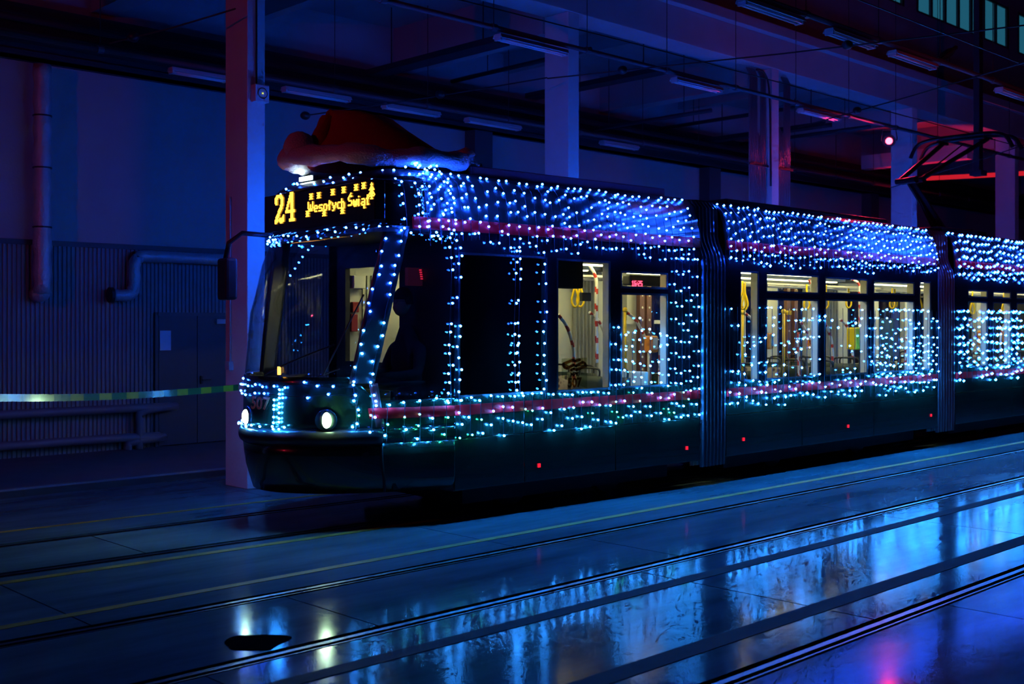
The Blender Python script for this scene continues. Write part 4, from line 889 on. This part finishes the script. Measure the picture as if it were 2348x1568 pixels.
# overhead wires
def wire(name, pts, r, label, knobs=()):
    t = thing(name, pts[0], label, 'wire'); build(MB().tube(pts, r, 6), 'wire_run', M_wire, t)
    for k in knobs: build(MB().ball(k, .06, 10, 8, (1.2, 1.2, 1)), 'insulator', M_black, t, True)
    return t
wire('contact_wire', [(-2, 9.5, 5.42), (11, 9.13, 5.42), (40, 9.13, 5.42)], .008, 'contact wire stretched above the tram')
wire('contact_wire', [(-2, 6.25, 5.45), (40, 6.25, 5.45)], .008, 'contact wire above the nearer empty track')
def span(u1, v1, y1, u2, v2, y2, label, knobs=()):
    a, b = ony(u1, v1, y1), ony(u2, v2, y2); ks = [a.lerp(b, k) for k in knobs]
    mid = (a + b) / 2 - Vector((0, 0, .02)); wire('span_wire', [a, mid, b], .010, label, ks)
span(1255, 180, 11.45, 2460, 45, 5.0, 'span wire from the second column across to the upper right', (.17, .62))
span(700, 265, 13.5, 1255, 178, 11.45, 'span wire ending behind the hat at the second column', (0, .55))
span(250, 100, 12.9, 540, 20, 11.3, 'span wire meeting the leftmost column', (.2,))
span(1830, 292, 11.4, 2460, 110, 5.0, 'span wire crossing above the pantograph', (.3,))
span(2043, 430, 11.45, 2460, 295, 8.0, 'low span wire right of the red floodlight', ())
# yellow-green barrier tape
M_tape = striped('hazard_tape', (.30, .26, .015), (.035, .10, .025), 0, 3.1, .0, .18, .45)
ta, tb = ray(-160, 910, 9.6), ray(548, 888, 12.75); m = MB()
m.grid(lambda a, b: ta.lerp(tb, a) + Vector((0, 0, (b - .5) * .068 - .05 * sin(pi * a))) + Vector((.006 * sin(30 * a), 0, 0)), 60, 1)
tag(build(m, 'barrier_tape', M_tape, None, False, .001), 'yellow and green barrier tape stretched left from the column', 'tape')
# box with dial on the first column, plate, conduit
c = ony(592, 216, YC - .02); t = thing('column_speaker', (c.x, YC, c.z), 'small square loudspeaker box on the leftmost column', 'speaker')
build(MB().box((c.x - .085, YC - .10, c.z - .10), (c.x + .10, YC, c.z + .10)), 'speaker_box', mat('box_white', (.6, .6, .62), .5), t, bevel=.008)
build(MB().tube([Vector((c.x + .01 + .06 * cos(a), YC - .103, c.z + .06 * sin(a))) for a in [2*pi*i/24 for i in range(25)]], .004, 5), 'grille_ring', M_black, t)
build(MB().ball((c.x + .01, YC - .105, c.z), .007), 'status_led', emis('led_yellow', (.8, .9, .05), 2), t)
build(MB().tube([(c.x - .02, YC - .015, c.z + .1), (c.x - .02, YC - .015, 6.5)], .012, 6), 'cable', M_wire, t)
t = thing('switch_box', (7.02, YC + .2, 1.5), 'small grey switch box on the red-lit side of the leftmost column', 'switch')
cs_ = onx(527, 838, 6.90); build(MB().box((6.86, cs_.y - .05, cs_.z - .05), (6.92, cs_.y + .04, cs_.z + .05)), 'switch_housing', mat('box_grey', (.35, .38, .4), .5), t); build(MB().tube([(6.905, cs_.y, cs_.z), (6.905, cs_.y, 3.4)], .012, 6), 'switch_conduit', mat('conduit_grey', (.3, .3, .32), .4), t); t.location = (6.9, cs_.y, cs_.z - .05)
for ch_ in list(t.children): ch_.matrix_parent_inverse = Matrix.Translation(-Vector(t.location))
# insulated ducts on the back wall
def ondw(u, v, d): return ony(u, v, YW - d)
a, b = ondw(92, 160, .25), ondw(97, 672, .25)
t = thing('insulated_pipe', (b.x, b.y, b.z), 'vertical foil-wrapped pipe at the far left of the back wall', 'pipe')
build(MB().tube([(b.x, b.y, 5.40 - (5.40 - b.z) * k / 24) for k in range(25)], [.115 + .012 * sin(k * 2.1) for k in range(25)], 12), 'pipe_run', M_foil, t, True); build(MB().tube([(b.x, b.y, b.z), (b.x, b.y + .2, b.z - .02)], .11, 12), 'pipe_elbow', M_foil, t, True)
for z in (3.2, 4.0, 4.7): build(MB().tube([(b.x, b.y, z), (b.x, b.y, z + .02)], .125, 12), 'pipe_band', M_black, t)
t = thing('angled_duct', tuple(ondw(320, 660, .2)), 'foil duct bending down above the double door', 'duct')
q = [ondw(560, 598, .2), ondw(345, 588, .2), ondw(317, 592, .2), ondw(308, 610, .2), ondw(307, 655, .2), ondw(297, 676, .2), ondw(258, 676, .2)]
build(MB().tube(smooth_path(q, 4), [.085 + .006 * sin(k * 1.9) for k in range(len(smooth_path(q, 4)))], 12), 'duct_run', M_foil, t, True)
build(MB().disc(q[-1], (-1, 0, 0), .11, .05, 16), 'duct_collar', M_black, t)
for k_ in (1, 4): build(MB().box((q[k_].x - .02, q[k_].y, q[k_].z - .03), (q[k_].x + .02, YW - .06, q[k_].z + .03)), 'duct_bracket', M_black, t)
# heating pipes
for lab, v0, u1, v1, zd in (('upper grey heating pipe low on the corrugated wall', 952, 318, 935, 1.0), ('lower grey heating pipe low on the corrugated wall', 1022, 292, 1003, 0)):
    q0, q1 = ondw(0, v0, .18), ondw(u1, v1, .18); t = thing('heating_pipe', (q1.x, q1.y, PLAT), lab, 'pipe')
    build(MB().tube(smooth_path([(-2, q0.y, q1.z), (q1.x - .12, q1.y, q1.z), (q1.x, q1.y, q1.z - .08), (q1.x, q1.y, PLAT)], 5), .06, 10), 'pipe_run', mat('heating_pipe_paint', (.16, .15, .17), .5), t, True)
    for x in (3.5, 5.0, 6.6):
        if x < q1.x - .2: build(MB().box((x - .02, q1.y, q1.z - .03), (x + .02, YW - .05, q1.z + .03)), 'pipe_bracket', M_black, t)
# conduit bundles each side of the third column
x3 = CX[3]; M_cond = mat('steel_conduit', (.16, .16, .19), .3, .3)
for lab, xa, n in (('bundle of vertical conduits on the left of the third column', x3 - .56, 12), ('bundle of vertical conduits on the right of the third column', x3 + .30, 11)):
    t = thing('conduit_bundle', (xa + .25, YC + .1, 3.0), lab, 'conduits')
    for i in range(n):
        x = xa + i * .045; zt_ = 6.5 if (i < 6) == (xa < x3) or i > 7 else 5.75 - .05 * i
        build(MB().tube([(x, YC + .1, .1), (x, YC + .1, zt_ - .12), (x, YC + .16, zt_)], .018, 6), 'conduit', M_cond, t, True)
    for z in (3.62, 4.75): build(MB().box((xa - .05, YC + .06, z), (xa + n * .045 + .02, YC + .08, z + .04)), 'conduit_rail', M_black, t)
t = thing('loose_cable', (x3 - .1, YC + .05, 5), 'loose black cable hanging down beside the third column', 'cable')
build(MB().tube(smooth_path([(x3 - .5, YC + .0, 6.45), (x3 - .25, YC - .02, 6.4), (x3 - .1, YC - .02, 6.0), (x3 - .06, YC - .02, 4.4)], 6), .018, 6), 'cable_run', M_wire, t, True)
# cable trays and cross pipes under the aisle ceiling
M_tray = mat('cable_tray', (.02, .02, .028), .6)
for i, (x, z, w) in enumerate(((11.45, 6.0, .3), (15.2, 6.15, .28), (20.6, 5.9, .25))):
    t = thing('cable_tray', (x, 13.6, z), ('dark cable tray crossing behind the second column', 'dark cable tray crossing between the second and third columns', 'dark cable tray crossing behind the third column')[i], 'cable tray')
    build(MB().box((x - w/2, YC + .5, z), (x + w/2, YW - .5, z + .03)), 'tray_bed', M_tray, t); 
    for sx in (-1, 1): build(MB().box((x + sx*w/2 - .01, YC + .5, z), (x + sx*w/2 + .01, YW - .5, z + .09)), 'tray_side', M_tray, t)
    for y in (12.4, 14.6): build(MB().tube([(x, y, z + .03), (x, y, 7.05)], .01, 5), 'tray_hanger', M_wire, t)
for i, (x, z) in enumerate(((13.4, 6.25), (16.6, 5.7), (19.3, 6.1), (22.3, 6.1))):
    t = thing('cross_pipe', (x, 13.6, z), ('thin dark pipe under the aisle ceiling, %s of four' % ORD[i]), 'pipe')
    build(MB().tube([(x, YC + .5, z), (x, YW - .3, z)], .04, 8), 'pipe_run', M_tray, t, True)
    for y in (12.6, 14.4): build(MB().tube([(x, y, z), (x, y, 7.05)], .008, 5), 'pipe_hanger', M_wire, t)
# long service pipes at the back beam
for i, (y, z, r) in enumerate(((YW - .72, 5.62, .09), (YW - .70, 5.86, .05))):
    t = thing('service_pipe', (0, y, z), ('thick dark service pipe under the back wall beam', 'thin dark service pipe in front of the back wall beam')[i], 'pipe')
    build(MB().tube([(-6, y, z), (43, y, z)], r, 10), 'pipe_run', M_tray, t, True)
    for x in range(-4, 40, 4): build(MB().box((x - .03, y - .02, z), (x + .03, YW - .43, z + .05)), 'pipe_bracket', M_black, t)
# low cross beams at the far right, lit by the red floodlight on the floor
M_rb = mat('far_beam_paint', (.6, .58, .58), .7)
for x, z in ((27.0, 5.90),): struct(build(MB().box((x, YC + .5, z), (x + .32, YW - .85, z + .35)), 'beam', M_rb))
t = thing('red_lit_pipe', (27, 14.2, 4.9), 'long pipe between the last columns, its red light given as glow', 'pipe')
pa_, pb_ = ony(2125, 409, 14.5), ony(2450, 392, 10.9)
build(MB().tube([pa_, pb_], .06, 8), 'pipe_run', mat('red_lit_pipe_glow', (.5, .05, .05), .4, emit=(1, .02, .04), es=.55), t, True)  # no lamp: red floodlight on the pipe put into base colour and emission
# dark post in the nave
cpx = ony(2243, 150, 9.9); t = thing('hanging_post', (cpx.x, cpx.y, 4.6), 'dark steel post hanging in front of the clerestory windows', 'post')
build(MB().box((cpx.x - .09, cpx.y - .06, 5.0), (cpx.x + .09, cpx.y + .06, 11.3)), 'post_shaft', M_dark, t); build(MB().box((cpx.x - .14, cpx.y - .12, 4.9), (cpx.x + .14, cpx.y + .12, 5.0)), 'post_foot', M_dark, t)
# bird on the nearest lamp pipe
bp_ = ony(2174, 150, 7.5); bp_.z = 5.755; t = thing('bird', bp_, 'dark bird perched on the nearest lamp pipe', 'bird')
ax = Vector((.82, -.25, .55)).normalized(); body = [bp_ + Vector((0, 0, .13)) + ax * d for d in (-.27, -.20, -.12, -.05, .03, .09, .13, .165, .195, .215, .235)]
build(MB().tube(body, [.018, .026, .042, .060, .063, .050, .036, .034, .033, .018, .005], 12), 'bird_body', mat('bird_plumage', (.015, .015, .02), .7), t, True)
for sg in (-1, 1):
    w_ = [bp_ + Vector((0, sg * .052, .155)) + ax * d for d in (-.22, -.14, -.05, .04, .08)]; build(MB().tube(w_, [.006, .018, .028, .024, .008], 8), 'wing', mat('bird_wing', (.02, .02, .024), .7), t, True)
    lg = bp_ + Vector((0, sg * .022, 0)); build(MB().tube([lg + Vector((.0, 0, .10)), lg + Vector((-.012, 0, .05)), lg], .006, 6).tube([lg, lg + Vector((.03, 0, .002))], .005, 5).tube([lg, lg + Vector((-.02, 0, .002))], .005, 5), 'leg', M_black, t)
